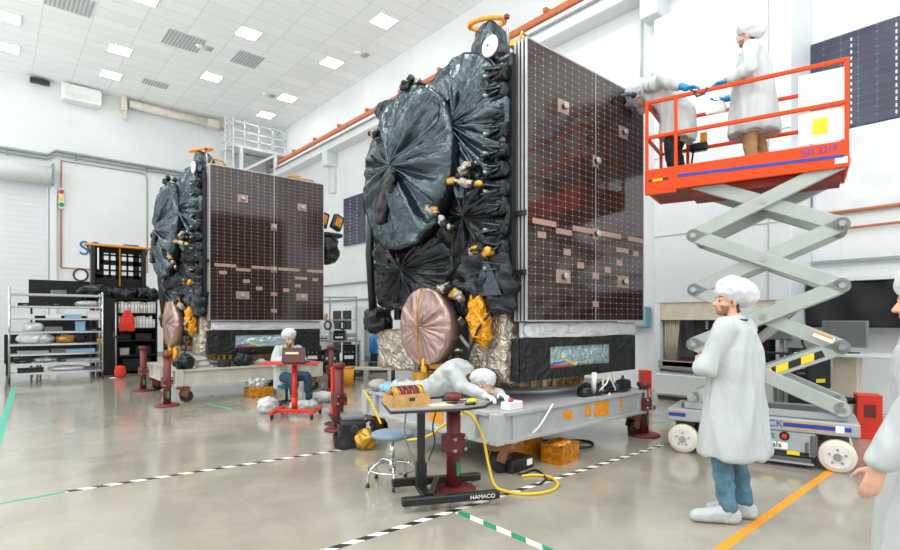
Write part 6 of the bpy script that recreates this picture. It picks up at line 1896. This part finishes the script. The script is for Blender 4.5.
mb = MB('grey_top'); mb.box((0.06, (y0 + y1) / 2, 0.66), (0.3, y1 - y0 - 0.02, 0.16), bev=0.01); mb.use('dark_steel').box((-0.07, (y0 + y1) / 2, 0.68), (0.04, y1 - y0 - 0.2, 0.08)); mb.use('dark_red').box((0.02, (y0 + y1) / 2 + 0.2, 0.755), (0.16, 0.9, 0.02)); mb.use('black_plastic').box((0.06, (y0 + y1) / 2 + 0.3, 0.78), (0.22, 0.6, 0.05)); mb.build('loading_tray', None, Q)
mb = MB(); mb.box((-0.08, LY / 2 + 0.05, 0.3), (0.16, LY - 0.3, 0.38), bev=0.015); dr = mb.build('drawer', 'white_panel', Q)
MB().box((-0.165, LY / 2 + 0.3, 0.16), (0.01, 0.05, 0.03)).build('latch', 'dark_steel', dr)
mb = MB(); mb.box((0.4, LY / 2, 0.05), (0.7, LY - 0.1, 0.1)); mb.build('plinth', 'dark_steel', Q)
MB().box((-0.015, 0.8, 1.72), (0.01, 0.03, 0.05)).build('warning_mark', 'hazard_yellow', Q)
u = thing('operator_console', 'grey operator console on an arm beside the loading bay, right of the standing worker', 'console', (9.2, 2.9, 0), 0)
MB().cyl((0.3, 0.0, 0.02), (0.3, 0.0, 1.25), 0.03, n=10).build('post', 'pipe_grey', u)
MB().box((0.3, 0, 0.02), (0.3, 0.3, 0.04)).build('base', 'pipe_grey', u)
sc2 = MB().box((0.22, 0, 1.32), (0.06, 0.34, 0.26), (0, -0.1, 0), 0.01).build('screen', 'screen_grey', u)
MB().box((0.18, 0, 0.98), (0.2, 0.4, 0.03), bev=0.004).build('keyboard_tray', 'dark_steel', u)
mb = MB(); 
for k in range(3): mb.box((0.186, -0.1 + 0.1 * k, 1.36), (0.008, 0.06, 0.05), (0, -0.1, 0))
mb.build('screen_tile', 'green', sc2)
u = thing('wall_box', 'small pale green box on the wall left of the white machine', 'box', (WX - 0.12, 6.05, 1.35), 0)
MB().box((0, 0, 0.22), (0.22, 0.5, 0.44), bev=0.02).build('body', 'blue_cloth', u); MB().box((-0.115, 0, 0.22), (0.01, 0.4, 0.34)).build('cover', 'vent_grey', u)

# desk, monitor and gear under the drape
u = thing('desk', 'pale desk on a beige pedestal under the black drape', 'desk', cw(5.5, 7.35), -PI / 2)
MB().box((0, 0, 1.02), (1.1, 0.6, 0.04), bev=0.006).build('top', 'white_panel', u)
MB().box((0.0, 0.05, 0.5), (0.28, 0.3, 1.0), bev=0.01).build('pedestal', 'beige', u)
MB().box((0, 0.05, 0.02), (0.6, 0.5, 0.04)).build('base', 'beige', u)
DK = cw(5.5, 7.35)
u = thing('monitor', 'grey computer monitor standing on the pale desk at the right', 'monitor', DK + V((-0.02, 0.02, 1.04)), -PI / 2 - 0.45)
MB().box((0, 0.0, 0.27), (0.64, 0.05, 0.36), bev=0.012).build('screen', 'screen_grey', u)
mb = MB(); mb.box((0, 0.03, 0.08), (0.08, 0.03, 0.2)); mb.box((0, 0.02, 0.008), (0.26, 0.2, 0.016), bev=0.005); mb.build('stand', 'black_plastic', u)
u = thing('task_light', 'small black lamp with a bent arm at the left end of the pale desk', 'lamp', DK + V((0.05, 0.5, 1.04)), 0.5)
MB().cyl((0, 0, 0), (0, 0, 0.02), 0.07, n=14).build('base', 'black_plastic', u)
MB().tube(smooth_pts([(0, 0, 0.02), (0, 0.04, 0.18), (0, -0.12, 0.26)]), 0.014, 8).build('arm', 'black_plastic', u)
MB().cyl((0, -0.1, 0.27), (0, -0.22, 0.2), 0.03, 0.055, 12).build('shade', 'black_plastic', u)
u = thing('electronics_rack', 'grey electronics cabinet between the white machine and the pale desk', 'cabinet', cw(5.62, 8.3), -PI / 2)
MB().box((0, 0, 0.62), (0.5, 0.5, 1.24), bev=0.012).build('body', 'pipe_grey', u)
for z in (0.3, 0.62, 0.94):
    d_ = MB().box((0, -0.255, z), (0.42, 0.02, 0.26), bev=0.004).build('drawer', 'dark_steel', u); MB().box((0, -0.275, z + 0.06), (0.16, 0.02, 0.02)).build('handle', 'steel', d_)
u = thing('office_chair', 'black office chair behind the lift base near the red bin', 'chair', cw(5.05, 7.0), CAMR + 0.3)
MB().box((0, 0, 0.45), (0.44, 0.44, 0.07), bev=0.025, seg=2).build('seat', 'black_cloth', u)
MB().box((0, 0.2, 0.78), (0.42, 0.06, 0.44), bev=0.025, seg=2).build('backrest', 'black_cloth', u)
MB().box((0, -0.005 + 0.165, 0.68), (0.16, 0.006, 0.05)).build('yellow_label', 'hazard_yellow', u)
MB().cyl((0, 0, 0.08), (0, 0, 0.42), 0.03, n=10).build('column', 'black_metal', u)
for k in range(5):
    a = 2 * PI * k / 5; mb = MB(); mb.bar((0, 0, 0.1), (0.26 * math.cos(a), 0.26 * math.sin(a), 0.07), 0.04, 0.03); mb.cyl((0.26 * math.cos(a) - 0.015, 0.26 * math.sin(a), 0.03), (0.26 * math.cos(a) + 0.015, 0.26 * math.sin(a), 0.03), 0.03, n=10); mb.build('leg', 'black_metal', u)
u = thing('waste_bin', 'bright red-orange bin on the floor just beyond the front wheel of the lift', 'bin', cw(5.32, 6.75), CAMR - 0.5)
mb = MB()
for y in (-0.13, 0.13): mb.box((0, y, 0.27), (0.24, 0.012, 0.54))
for x in (-0.12, 0.12): mb.box((x, 0, 0.27), (0.012, 0.26, 0.54))
mb.box((0, 0, 0.01), (0.24, 0.26, 0.02)); mb.build('body', 'red_paint', u); MB().box((0, -0.138, 0.36), (0.12, 0.008, 0.16)).build('opening', 'maroon', u); MB().box((0, 0, 0.545), (0.26, 0.28, 0.02), bev=0.004).build('lid', 'red_paint', u)
